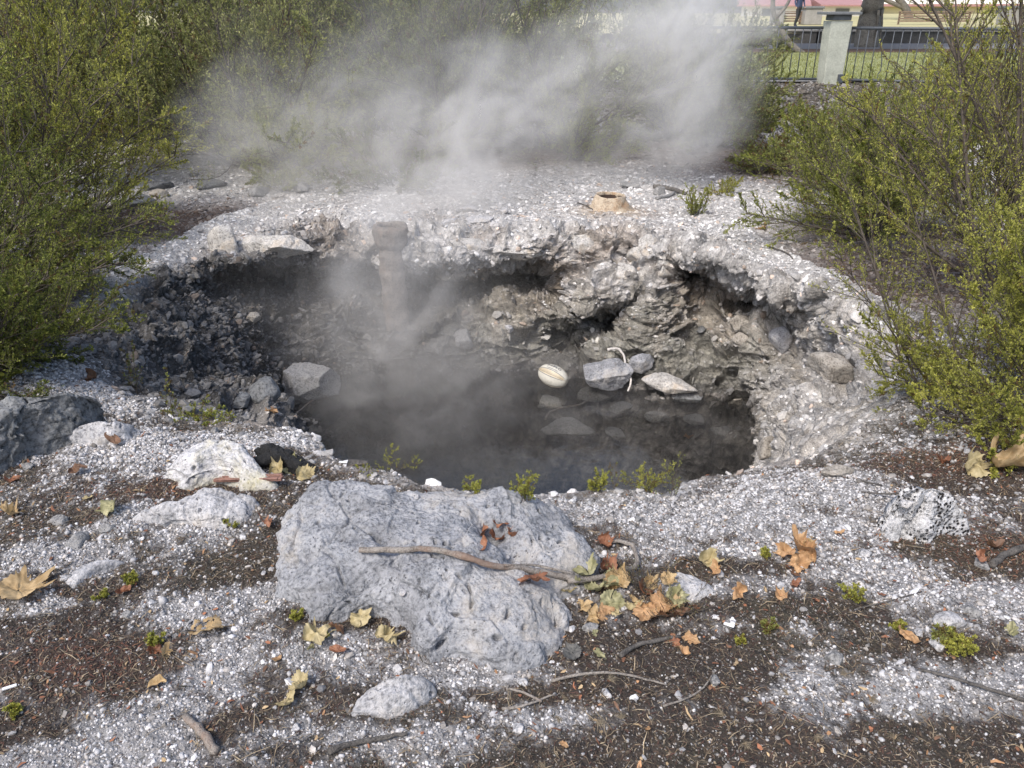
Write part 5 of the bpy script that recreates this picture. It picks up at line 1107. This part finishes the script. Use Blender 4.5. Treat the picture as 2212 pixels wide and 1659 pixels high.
sprig("small sprig of moss on the right hand gravel", 1940, 1300 + 60, .03, 81, n_=6, brown=.3)
sprig("tiny green tuft at the left foot of the orange cluster", 1652, 1204, .03, 82, n_=5)
sprig("sprig of thin grass under the boulder's left foot", 640, 1340, .03, 83, n_=4)
sprig("tiny yellow sprig left of the torn tan leaf pair", 700, 1375, .02, 84, n_=3)
sprig("yellow green sprig in the middle of the moss at right", 1600, 1392, .025, 85, n_=4, brown=.3)
sprig("brown green tuft in the right moss", 1660, 1360, .03, 86, M_LEAF_D, 6, (15, 70), .4, .4)
# fuzzy seed heads of dry grass lying on the dark moss
M_STRAW = simple("dry_straw", (.28, .23, .16), .8, .4, 30, .2)
for k, (px, py, s) in enumerate([(2052 - 1000, 1440, .02), (1176, 1408 + 250, .02), (1225, 1512, .022), (1207, 1590 - 40, .02), (1290, 1560, .024), (1315, 1468, .024), (1342, 1552, .02), (1560, 1545, .028), (1690, 1548 - 90, .02), (1610, 1605, .024), (1880, 1510, .024), (1820, 1458, .02), (1700, 1500, .02), (1510, 1505, .02), (1930, 1590, .026), (1760, 1590, .022)]):
    p, _ = hit(px, py); rng = np.random.RandomState(500 + k); nb = 42; a = rng.uniform(0, 2 * math.pi, nb) * .35 + k * 1.1; e = rng.uniform(.05, .9, nb)
    Dd = np.stack([np.cos(a) * np.cos(e), np.sin(a) * np.cos(e), np.sin(e)], 1); L_ = rng.uniform(.5, 1.2, nb) * s
    V, F = tubes(rng.normal(size=(nb, 3)) * s * .10, Dd, L_, np.tile([0, 0, -.35], (nb, 1)), np.full(nb, .0007), np.full(nb, .0003), 3, 3)
    o = mesh_np("dry_tuft", V, F, M_STRAW); o.location = p; tag(o, "fuzzy dry straw coloured tuft lying in the dark moss at the bottom of the photo", "dry tuft", "dry tufts in the moss")

# ------------------------------------------------------------------ pipes
M_RUST = rockmat("rusty_crusted_iron", (.08, .068, .06), (.22, .19, .165), .3, 10, (.18, .12, .08), .8)
M_OCHRE = rockmat("ochre_crusted_clay", (.24, .17, .11), (.46, .39, .30), .3, 12, (.36, .20, .09), .8)
M_BLACK = simple("vent_hollow_shade", (.05, .03, .022), .95, .1)  # the hollow's shade is put into the colour of the vent's shallow lining
def lathe(prof, n_=64, wob=.0, seed=0, sx=1.0):
    k = len(prof); th_ = np.linspace(0, 2 * math.pi, n_, endpoint=False)
    V = np.array([[r * math.cos(t) * sx, r * math.sin(t), z] for r, z in prof for t in th_])
    V = V + unit(V * np.array([1, 1, 0]) + 1e-6) * (wob * fbm(V * 1.0, 9, 3, .6, seed))[:, None]
    V[:, 2] += wob * .8 * pn(V, 8, seed + 4.)
    q = np.arange((k - 1) * n_).reshape(k - 1, n_); q2 = np.roll(q, -1, 1)
    return V, np.stack([q, q2, q2 + n_, q + n_], -1).reshape(-1, 4)
def prof(*ps, step=.02):
    o = []
    for a, b in zip(ps[:-1], ps[1:]):
        m = max(1, int(math.hypot(a[0] - b[0], a[1] - b[1]) / step))
        o += [(a[0] + (b[0] - a[0]) * i / m, a[1] + (b[1] - a[1]) * i / m) for i in range(m)]
    return o + [ps[-1]]
tp = Vector(aty(843, 487, 6.92)); root = empty("standing_pipe", (tp.x, tp.y, tp.z)); tag(root, "tall rusty pipe standing against the back wall in the steam, with a crusted collar", "pipe")
V, F = lathe(prof((.112, -1.45), (.114, -.10)), wob=.02, seed=3); mesh_np("shaft", V, F, M_RUST, root)
V, F = lathe(prof((.114, -.20), (.140, -.15), (.152, -.05), (.150, -.01), (.135, .010), (.105, .008), (.094, -.01), (.090, -.30), (.0, -.30)), wob=.022, seed=9); mesh_np("collar", V, F, M_RUST, root)
p = hit(1318, 452)[0]; root = empty("vent_pipe", (p.x, p.y + .05, p.z)); root.scale = (.86, .86, .84); tag(root, "short ochre clay ringed vent standing up from the pale ground", "vent")
V, F = lathe(prof((.32, -.05), (.235, .02), (.195, .10), (.176, .150), (.168, .160), (.158, .157), (.152, .13), (.15, .06)), wob=.018, seed=13); mesh_np("rim", V, F, M_OCHRE, root)
V, F = lathe(prof((.149, .128), (.140, .05), (.0, .045)), wob=.004, seed=14); mesh_np("inner_wall", V, F, M_BLACK, root)

# ------------------------------------------------------------------ fence, pillar and the park beyond
M_IRON = simple("haze_lightened_iron", (.075, .085, .10), .5, .15, 20, .05)  # iron lightened so that its colour carries the haze
M_PILL = simple("pale_green_painted_wood", (.47, .485, .41), .75, .22, 4, .12)
M_CAP = simple("weathered_cap_board", (.17, .18, .185), .8, .2, 10, .1)
M_CONC = simple("concrete", (.30, .29, .28), .85, .15, 4, .1)
M_DCONC = simple("dark_stained_wall", (.10, .095, .09), .9, .3, 3, .1)
M_SLAT = simple("brown_timber_slats", (.25, .18, .135), .7, .3, 6, .1)
M_YEL2 = simple("yellow_rendered_wall", (.58, .52, .33), .9, .06, 2, .02)
M_CREAM = simple("cream_wall", (.72, .68, .58), .85, .05, 2, .02)
M_RED = simple("red_metal_roof", (.40, .22, .21), .6, .1, 4, .05)  # roof, yellow wall and green lawn are desaturated to paint in distant haze
M_WALLW = simple("white_wall", (.78, .77, .74), .8, .04, 2, .02)
def sheet(name, label, pts, z, mat, nx=40, ny=40, amp=0):
    (x0, y0), (x1, y1) = pts; xs, ys = np.linspace(x0, x1, nx), np.linspace(y0, y1, ny)
    V = np.array([[x, y, z] for y in ys for x in xs]); V[:, 2] += amp * fbm(V, .7, 3)
    q = (np.arange(ny - 1)[:, None] * nx + np.arange(nx - 1)[None]); F = np.stack([q, q + 1, q + 1 + nx, q + nx], -1).reshape(-1, 4)
    return tag(mesh_np(name, V, F, mat), label, None, None, "structure")
M_LAWN = simple("short_lawn", (.28, .30, .14), .95, .22, .9, .6); M_LAWN2 = simple("yellowish_lawn_painted_sunlit", (.46, .42, .22), .95, .15, .3, .3)  # far lawn is yellowish grass with sunlight put into its colour
M_PATH = simple("asphalt_path", (.21, .20, .205), .9, .1, 5, .2); M_MULCH = simple("brown_mulch", (.13, .075, .05), .95, .4, 8, .8)
sheet("lawn", "green lawn behind the iron fence", ((-30, 17.6), (40, 27.5)), .115, M_LAWN, 120, 40, .02)
sheet("flower_bed", "brown mulch strip behind the lawn", ((-30, 27.5), (40, 29.5)), .125, M_MULCH)
sheet("path", "grey asphalt path beyond the lawn", ((-30, 29.5), (40, 33.5)), .12, M_PATH)
sheet("far_lawn", "yellowish park grass beyond the low wall, coloured as if sunlit", ((-60, 34.4), (110, 90)), .44, M_LAWN2, 60, 60, .02)
sheet("kerb", "pale concrete strip under the iron fence", ((-8, 16.9), (20, 17.25)), .16, M_CONC, 100, 4, .004)
# iron fence: from left to right a little nearer
def fp(t): return Vector((2.2 + 7.4 * t, 17.35 - 2.6 * max(0, t - .35) * 0.9, .0))
def fence(label, t0, t1):
    root = empty("iron_fence", tuple(fp(t0))); tag(root, label, "fence", "iron fence panels")
    a, b = fp(t0), fp(t1); o = Vector(root.location)
    for z, r in ((.20, .026), (1.13, .028)):
        mb = MB(); mb.tube([a + Vector((0, 0, z)) - o, (a + b) / 2 + Vector((0, 0, z)) - o, b + Vector((0, 0, z)) - o], r, 10); mb.build("rail", M_IRON, root, smooth=True)
    k = max(2, int((b - a).length / .150))
    for i in range(k):
        p = a.lerp(b, (i + .5) / k) - o; mb = MB()
        if i % 7 == 4: pts = [p + Vector((.035 * math.sin(2 * math.pi * s) * (1 if .15 < s < .85 else 0), 0, .2 + .93 * s)) for s in [j / 16 for j in range(17)]]
        else: pts = [p + Vector((0, 0, .2)), p + Vector((0, 0, 1.13))]
        mb.tube(pts, .0095, 6); mb.build("bar", M_IRON, root, smooth=True)
TP = .545
fence("black iron fence panel left of the pale green pillar, with a wavy bar", .0, TP - .028); fence("black iron fence panel right of the pale green pillar, seen through the shrub", TP + .028, 1.02)
pp = fp(TP); root = empty("fence_pillar", (pp.x, pp.y - .05, .0)); tag(root, "pale green box pillar with a flat cap between the fence panels", "pillar")
mb = MB(); mb.box((0, 0, .62), (.36, .30, 1.26), .12, (1.2, 1.1)); mb.build("post", M_PILL, root, bevel=.008)
mb = MB(); mb.box((0, 0, 1.31), (.36, .32, .10), .12); mb.box((0, 0, 1.385), (.66, .5, .045), .12); mb.build("cap", M_CAP, root, bevel=.006)
mb = MB(); mb.box((.14, .0, .23), (.10, .38, .16), .12); mb.build("rail_socket", M_IRON, root, bevel=.01)
# low wall and the park fence
root = empty("low_wall", (20, 34.2, .1)); tag(root, "low dark stained wall with a pale coping beyond the lawn", "wall")
mb = MB(); mb.box((14, 0, .16), (44, .35, .5)); mb.box((-9.4, .9, .16), (3.2, .35, .5), -.55); mb.build("wall", M_DCONC, root)
mb = MB(); mb.box((14, 0, .45), (44.2, .5, .08)); mb.box((-9.4, .9, .452), (3.3, .5, .08), -.55); mb.build("coping", M_CONC, root, bevel=.02)
for (x0, x1, lab) in ((14.35, 15.4, "timber slat park fence left of the person"), (20.6, 24.4, "timber slat park fence right of the person"), (27, 36, "timber slat park fence at the far right")):
    root = empty("slat_fence", (x0, 47, .44)); tag(root, lab, "fence", "slatted park fences"); mb = MB()
    for z in (.18, .30, .42, .54): mb.box(((x1 - x0) / 2, 0, z), (x1 - x0, .05, .08))
    mb.build("slats", M_SLAT, root)
    mb = MB(); mb.box(((x1 - x0) / 2, 0, .63), (x1 - x0 + .1, .12, .05)); mb.box((.04, .07, .31), (.08, .06, .62)); mb.box((x1 - x0 - .04, .07, .31), (.08, .06, .62)); mb.build("top_rail", M_SLAT, root)
for (x, wd, hh, lab) in ((14.05, .55, .78, "square concrete post left of the person"), (15.85, .9, .78, "wide concrete post right of the person"), (26.4, 1.0, .8, "concrete post seen through the right shrub")):
    root = empty("concrete_post", (x, 46.8, .44)); tag(root, lab, "post"); mb = MB(); mb.box((0, 0, hh / 2), (wd, .8, hh)); mb.build("block", M_CONC, root, bevel=.04); mb = MB(); mb.box((0, 0, hh + .06), (wd * 1.12, .9, .12)); mb.build("capstone", M_CAP, root, bevel=.02)
# buildings far off, with only their feet in the picture
def house(x, y, wdt, dpt, hh, rh, wm_, label, rz=0.0, win=2, rm=None):
    root = empty("park_building", (x, y, .0), rz); tag(root, label, "building")
    mb = MB(); mb.box((0, 0, hh / 2), (wdt, dpt, hh)); mb.build("wall", wm_, root)
    a, b = wdt / 2 + .4, dpt / 2 + .5; mb = MB()
    mb.add([(-a, -b, hh - .05), (a, -b, hh - .05), (a, b, hh - .05), (-a, b, hh - .05), (-a, 0, hh + rh), (a, 0, hh + rh), (-a, -b, hh - .17), (a, -b, hh - .17), (a, b, hh - .17), (-a, b, hh - .17)],
           [(0, 1, 5, 4), (2, 3, 4, 5), (3, 0, 4), (1, 2, 5), (6, 7, 1, 0), (7, 8, 2, 1), (8, 9, 3, 2), (9, 6, 0, 3), (9, 8, 7, 6)])
    mb.build("roof", rm or M_RED, root)
    if rm: mb = MB(); mb.box((0, -b - .05, hh - .1), (a * 2, .08, .22)); mb.build("fascia", M_RED, root)
    for k in range(win):
        mb = MB(); xx = -wdt / 2 + wdt * (k + .5) / win; mb.box((xx, -dpt / 2 - .03, hh * .55), (wdt / win * .35, .08, hh * .4)); f = mb.build("window", M_CAP, root)
    return root
house(22.0, 75, 5.0, 5, 1.35, .5, M_WALLW, "white cabin with a red roof at the top of the photo, left of the person", -.25, 1)
house(27.4, 76, 3.2, 5, 1.35, .5, M_WALLW, "smaller white cabin with a red roof at the top, right of the person", 0, 1)
house(52, 90, 40, 6, 1.3, 1.6, M_YEL2, "long yellow building with a red edged roof behind the tree trunks", 0, 6, M_CREAM)
# person
SK = simple("skin", (.45, .28, .2), .6, .05); JK = simple("navy_jacket", (.035, .055, .12), .8, .2); TR = simple("dark_trousers", (.03, .032, .04), .8, .2); HR = simple("dark_hair", (.03, .02, .015), .7, .1)
def person(x, y, z, rz):
    J = {'pel': (0, 0, .93), 'sp': (0, .01, 1.15), 'ch': (0, .02, 1.36), 'nk': (0, .02, 1.48), 'hd': (0, .0, 1.56), 'tp': (0, 0, 1.68),
         'hl': (-.09, 0, .90), 'kl': (-.10, -.06, .50), 'al': (-.10, .06, .09), 'tl': (-.11, -.12, .03), 'hr': (.09, 0, .90), 'kr': (.11, .08, .50), 'ar': (.12, .24, .12), 'tr': (.12, .12, .03),
         'sl': (-.19, .02, 1.38), 'el': (-.25, .04, 1.12), 'wl': (-.24, -.08, .90), 'fl': (-.24, -.12, .80), 'sr': (.19, .02, 1.38), 'er': (.25, .0, 1.12), 'wr': (.23, -.12, .92), 'fr': (.22, -.16, .83)}
    Rr = {'pel': .145, 'sp': .135, 'ch': .155, 'nk': .06, 'hd': .088, 'tp': .07, 'hl': .10, 'kl': .062, 'al': .042, 'tl': .035, 'hr': .10, 'kr': .062, 'ar': .042, 'tr': .035, 'sl': .075, 'el': .05, 'wl': .032, 'fl': .03, 'sr': .075, 'er': .05, 'wr': .032, 'fr': .03}
    E = [('pel', 'sp'), ('sp', 'ch'), ('ch', 'nk'), ('nk', 'hd'), ('hd', 'tp'), ('pel', 'hl'), ('hl', 'kl'), ('kl', 'al'), ('al', 'tl'), ('pel', 'hr'), ('hr', 'kr'), ('kr', 'ar'), ('ar', 'tr'), ('ch', 'sl'), ('sl', 'el'), ('el', 'wl'), ('wl', 'fl'), ('ch', 'sr'), ('sr', 'er'), ('er', 'wr'), ('wr', 'fr')]
    ks = list(J); me = bpy.data.meshes.new("person"); me.from_pydata([J[k] for k in ks], [(ks.index(a), ks.index(b)) for a, b in E], []); me.update()
    o = bpy.data.objects.new("person", me); COL.objects.link(o)
    m = o.modifiers.new("skin", 'SKIN'); me.skin_vertices or bpy.context.view_layer.update()
    if not me.skin_vertices:
        bpy.context.view_layer.objects.active = o; 
    for k, sv in zip(ks, me.skin_vertices[0].data): sv.radius = (Rr[k], Rr[k] * .8); sv.use_root = (k == 'pel')
    o.modifiers.new("sub", 'SUBSURF').levels = 2; bpy.context.view_layer.update()
    m2 = bpy.data.meshes.new_from_object(o.evaluated_get(bpy.context.evaluated_depsgraph_get())); o.modifiers.clear(); o.data = m2
    m2.materials.clear()
    for mt in (SK, JK, TR, HR): m2.materials.append(mt)
    for f in m2.polygons:
        c = f.center; f.use_smooth = True
        f.material_index = 3 if (c.z > 1.60 or (c.z > 1.52 and c.y > .02)) else 0 if (c.z > 1.48 or (abs(c.x) > .19 and c.z < .90 and c.z > .7 and c.y < -.09)) else 1 if (c.z > .90) else 2
    o.location = (x, y, z); o.rotation_euler = (0, 0, rz); return o
pe = person(13.75, 42.5, .44, .4); tag(pe, "person in a navy jacket and dark trousers walking past between the concrete posts", "person")
# park trees
M_TRUNK = rockmat("park_tree_bark", (.08, .07, .06), (.21, .19, .165), .2, 6, None, .8)
def ptree(label, base, spec, seed, crown=True, csz=3.0, ch=3.5, mat=None):
    root = empty("park_tree", base); tag(root, label, "tree"); mb = MB(); rnd = random.Random(seed)
    for pts, r0, r1 in spec:
        D = []; P = [Vector(q) for q in pts]
        for a, b in zip(P[:-1], P[1:]): D += [a.lerp(b, t / 4) for t in range(4)]
        D.append(P[-1])
        for _ in range(2): D = [D[0]] + [(D[i - 1] + D[i] * 2 + D[i + 1]) / 4 for i in range(1, len(D) - 1)] + [D[-1]]
        mb.tube(D, [lerp(r0, r1, i / (len(D) - 1)) for i in range(len(D))], 9, True, 1.0, .05, rnd)
    mb.build("trunk", M_TRUNK, root, smooth=True)
    if crown:
        rng = np.random.RandomState(seed); nc = 60; cc = rng.normal(size=(nc, 3)) * np.array([csz, csz, .8]) * .5 + np.array([0, 0, ch]); k = 500
        P = np.repeat(cc, k, 0) + rng.normal(size=(nc * k, 3)) * .35; d1_ = unit(rng.normal(size=P.shape)); d2_ = unit(np.cross(d1_, rng.normal(size=P.shape)))
        s_ = .06; V = np.stack([P, P + d1_ * s_ + d2_ * s_ * .5, P + d1_ * s_ * 2, P + d1_ * s_ - d2_ * s_ * .5], 1)
        c = np.stack([np.clip(rng.normal(.45, .25, nc * k), 0, 1), np.zeros(nc * k), np.zeros(nc * k)], 1)
        mesh_np("crown", V.reshape(-1, 3), np.arange(nc * k * 4).reshape(-1, 4), mat or M_LEAF_G, root, col=np.repeat(c[:, None], 4, 1).reshape(-1, 3), smooth=False)
    return root
ptree("pale crooked slender tree rising behind the iron fence left of the pillar", (9.35, 27.6, .1), [(((0, 0, -.1), (-.55, 0, .25), (-.95, 0, .75), (-1.25, 0, 1.2), (-1.3, 0, 2.2), (-1.6, .1, 4.2)), .11, .05), (((-1.1, 0, 1.0), (-.7, 0, 1.5), (-.5, 0, 3.2)), .06, .03), (((-1.27, 0, 1.7), (-1.9, 0, 2.3), (-2.2, 0, 3.8)), .05, .03)], 71, True, 3.0, 4.6, M_LEAF_Y)
ptree("thick weeping tree trunk with hanging shoots right of the pillar", (12.6, 31.0, .1), [(((0, 0, -.1), (-.05, 0, 1.0), (.05, 0, 2.2), (.2, 0, 5)), .42, .28), (((-.35, 0, 1.2), (-.42, 0, .5), (-.4, 0, .0)), .05, .03), (((.3, 0, 1.3), (.45, 0, .6), (.4, 0, .1)), .06, .03), (((.1, -.3, 1.2), (.14, -.4, .5), (.1, -.35, .0)), .05, .03)], 72, True, 4.0, 4.4, M_LEAF_G)
ptree("dark leaning tree in front of the yellow building", (27.2, 60, .1), [(((0, 0, -.1), (-.5, 0, 1.0), (-1.6, 0, 2.0), (-3, 0, 5)), .30, .15), (((-.5, 0, 1.0), (-2.5, 0, 1.7), (-4.2, 0, 2.6)), .16, .08), (((2.2, 0, -.1), (2.2, 0, 1.2), (1.6, 0, 3.0)), .2, .1)], 73, True, 6, 5.5, M_LEAF_G)
ptree("slender bare tree in the park at the far right", (22.5, 38, .1), [(((0, 0, -.1), (.1, 0, 1.2), (.5, 0, 4)), .14, .08)], 74, True, 4, 4.8, M_LEAF_Y)
# a small shrub by the low wall
shrub("little glossy bush in front of the low dark wall", (8.9, 29.0), 75, fanl(8, -170, 170, 30, 85, .5, .9, 0, 75), M_LEAF_G, 8, 6, 8, .06, lw=.5)

# ------------------------------------------------------------------ steam: one soft cloud of density rising off the pool
PUFFS = [  # px, py, Y, rx, ry, rz, strength
 (850, 900, 5.6, .62, .55, .26, .8), (890, 820, 6.1, .46, .45, .46, .85), (960, 740, 6.6, .36, .40, .42, 1.0), (760, 860, 5.9, .34, .35, .24, .9), (840, 700, 6.4, .36, .35, .45, 1.1),
 (930, 620, 6.7, .42, .35, .42, .9), (1080, 600, 7.3, .45, .4, .28, .8), (860, 540, 6.4, .40, .25, .40, 1.2), (850, 640, 6.4, .35, .25, .35, 1.0), (910, 470, 7.3, .55, .5, .40, .8), (960, 400, 7.8, .60, .6, .45, 1.1),
 (985, 335, 8.3, .50, .6, .36, 1.7), (1080, 260, 8.6, .55, .6, .36, 1.6), (1180, 195, 8.9, .55, .6, .32, 1.5), (1300, 130, 9.2, .60, .6, .32, 1.4), (1420, 60, 9.4, .55, .6, .36, 1.5),
 (1495, 70, 9.3, .46, .5, .6, 2.4), (1510, 180, 9.2, .36, .4, .46, 2.1), (1465, 270, 9.1, .40, .5, .30, 1.6), (1410, 320, 9.2, .46, .5, .22, 1.0), (1525, -20, 9.5, .5, .6, .40, 2.3),
 (830, 250, 8.8, .90, .7, .50, .9), (640, 280, 8.8, .90, .7, .45, .8), (450, 270, 8.7, .36, .5, .28, 1.1), (560, 340, 8.5, .8, .6, .28, .6), (760, 400, 8.2, .7, .6, .3, .8), (1000, 110, 9.4, 1.1, .7, .7, .55), (700, 150, 9.4, 1.0, .6, .5, .35),
 (1230, 730, 6.9, .25, .3, .18, 1.4), (1330, 660, 7.0, .22, .3, .16, .8), (1540, 590, 7.1, .26, .3, .13, 1.1), (1200, 850, 6.0, .8, .6, .15, .45), (1080, 940, 5.4, .7, .6, .12, .45), (1600, 930, 5.5, .35, .5, .14, .6), (800, 800, 6.1, 1.1, .6, .55, .6), (650, 650, 6.6, .8, .5, .4, .35), (1250, 300, 9.4, .9, .6, .5, .8), (1330, 400, 8.6, .9, .5, .2, .25)]
gt = bpy.data.node_groups.new("steam_density", 'GeometryNodeTree')
gt.interface.new_socket(name="Geometry", in_out='OUTPUT', socket_type='NodeSocketGeometry')
gn_, glk = gt.nodes, gt.links
def gnode(typ, ins=None, **kw):
    x = gn_.new(typ)
    for k, v in kw.items(): setattr(x, k, v)
    for k, v in (ins or {}).items():
        if isinstance(v, bpy.types.NodeSocket): glk.new(v, x.inputs[k])
        else: x.inputs[k].default_value = v
    return x
pos = gnode('GeometryNodeInputPosition').outputs[0]
wn_ = gnode('ShaderNodeTexNoise', {'Vector': pos, 'Scale': 1.25, 'Detail': 4.0, 'Roughness': .5}).outputs[1]
warp = gnode('ShaderNodeVectorMath', {0: gnode('ShaderNodeVectorMath', {0: wn_, 1: (.5, .5, .5)}, operation='SUBTRACT').outputs[0], 1: (1.5, 1.2, 1.5)}, operation='MULTIPLY').outputs[0]
pw = gnode('ShaderNodeVectorMath', {0: pos, 1: warp}, operation='ADD').outputs[0]
tot = None
for (px, py, Y, rx, ry, rz, a) in PUFFS:
    c = aty(px, py, Y); q = gnode('ShaderNodeVectorMath', {0: pw, 1: c}, operation='SUBTRACT').outputs[0]
    q = gnode('ShaderNodeVectorMath', {0: q, 1: (1 / (rx * 2.0), 1 / (ry * 2.0), 1 / (rz * 2.0))}, operation='MULTIPLY').outputs[0]
    q = gnode('ShaderNodeVectorMath', {0: q, 1: q}, operation='DOT_PRODUCT').outputs['Value']
    q = gnode('ShaderNodeMath', {0: 1.0, 1: q}, operation='SUBTRACT', use_clamp=True).outputs[0]
    q = gnode('ShaderNodeMath', {0: q, 1: q}, operation='MULTIPLY').outputs[0]
    tot = gnode('ShaderNodeMath', {0: q, 1: a, 2: tot if tot else 0.0}, operation='MULTIPLY_ADD').outputs[0]
sv_ = gnode('ShaderNodeVectorMath', {0: gnode('ShaderNodeVectorRotate', {'Vector': pw, 'Axis': (0, 1, 0), 'Angle': R(35)}).outputs[0], 1: (.55, 1.0, 1.5)}, operation='MULTIPLY').outputs[0]
nzv = gnode('ShaderNodeTexNoise', {'Vector': sv_, 'Scale': 2.6, 'Detail': 6.0, 'Roughness': .62, 'Distortion': .8}).outputs[0]
wisp = gnode('ShaderNodeMapRange', {0: nzv, 1: .37, 2: .74, 3: .0, 4: 2.3}).outputs[0]
dens = gnode('ShaderNodeMath', {0: tot, 1: wisp}, operation='MULTIPLY').outputs[0]
dens = gnode('ShaderNodeMath', {0: gnode('ShaderNodeMath', {0: dens, 1: .02}, operation='SUBTRACT').outputs[0], 1: 0.0}, operation='MAXIMUM').outputs[0]
vc_ = gnode('GeometryNodeVolumeCube', {'Density': dens, 'Background': 0.0, 'Min': (-4.2, 4.0, -1.45), 'Max': (4.2, 10.8, 2.4), 'Resolution X': 240, 'Resolution Y': 170, 'Resolution Z': 130})
n = N("white_steam"); n.n.remove(n.b)
at_ = n.node('ShaderNodeAttribute', attribute_name="density").outputs['Fac']
pv = n.node('ShaderNodeVolumePrincipled', {'Color': (1.0, .985, .965, 1), 'Anisotropy': .1}); pv.inputs['Density'].default_value = 1.0
n.l.new(n.math('MULTIPLY', at_, STEAM), pv.inputs['Density']); pv.inputs['Density Attribute'].default_value = ""
n.l.new(pv.outputs[0], n.out.inputs['Volume']); M_STEAM = n.m
sm = gnode('GeometryNodeSetMaterial', {'Geometry': vc_.outputs[0], 'Material': M_STEAM})
go_ = gn_.new('NodeGroupOutput'); glk.new(sm.outputs[0], go_.inputs[0])
me = bpy.data.meshes.new("steam"); me.materials.append(M_STEAM); st = bpy.data.objects.new("steam", me); COL.objects.link(st)
md = st.modifiers.new("density", 'NODES'); md.node_group = gt
tag(st, "white steam drifting up from the hot pool and across the shrubs behind", None, None, "stuff")
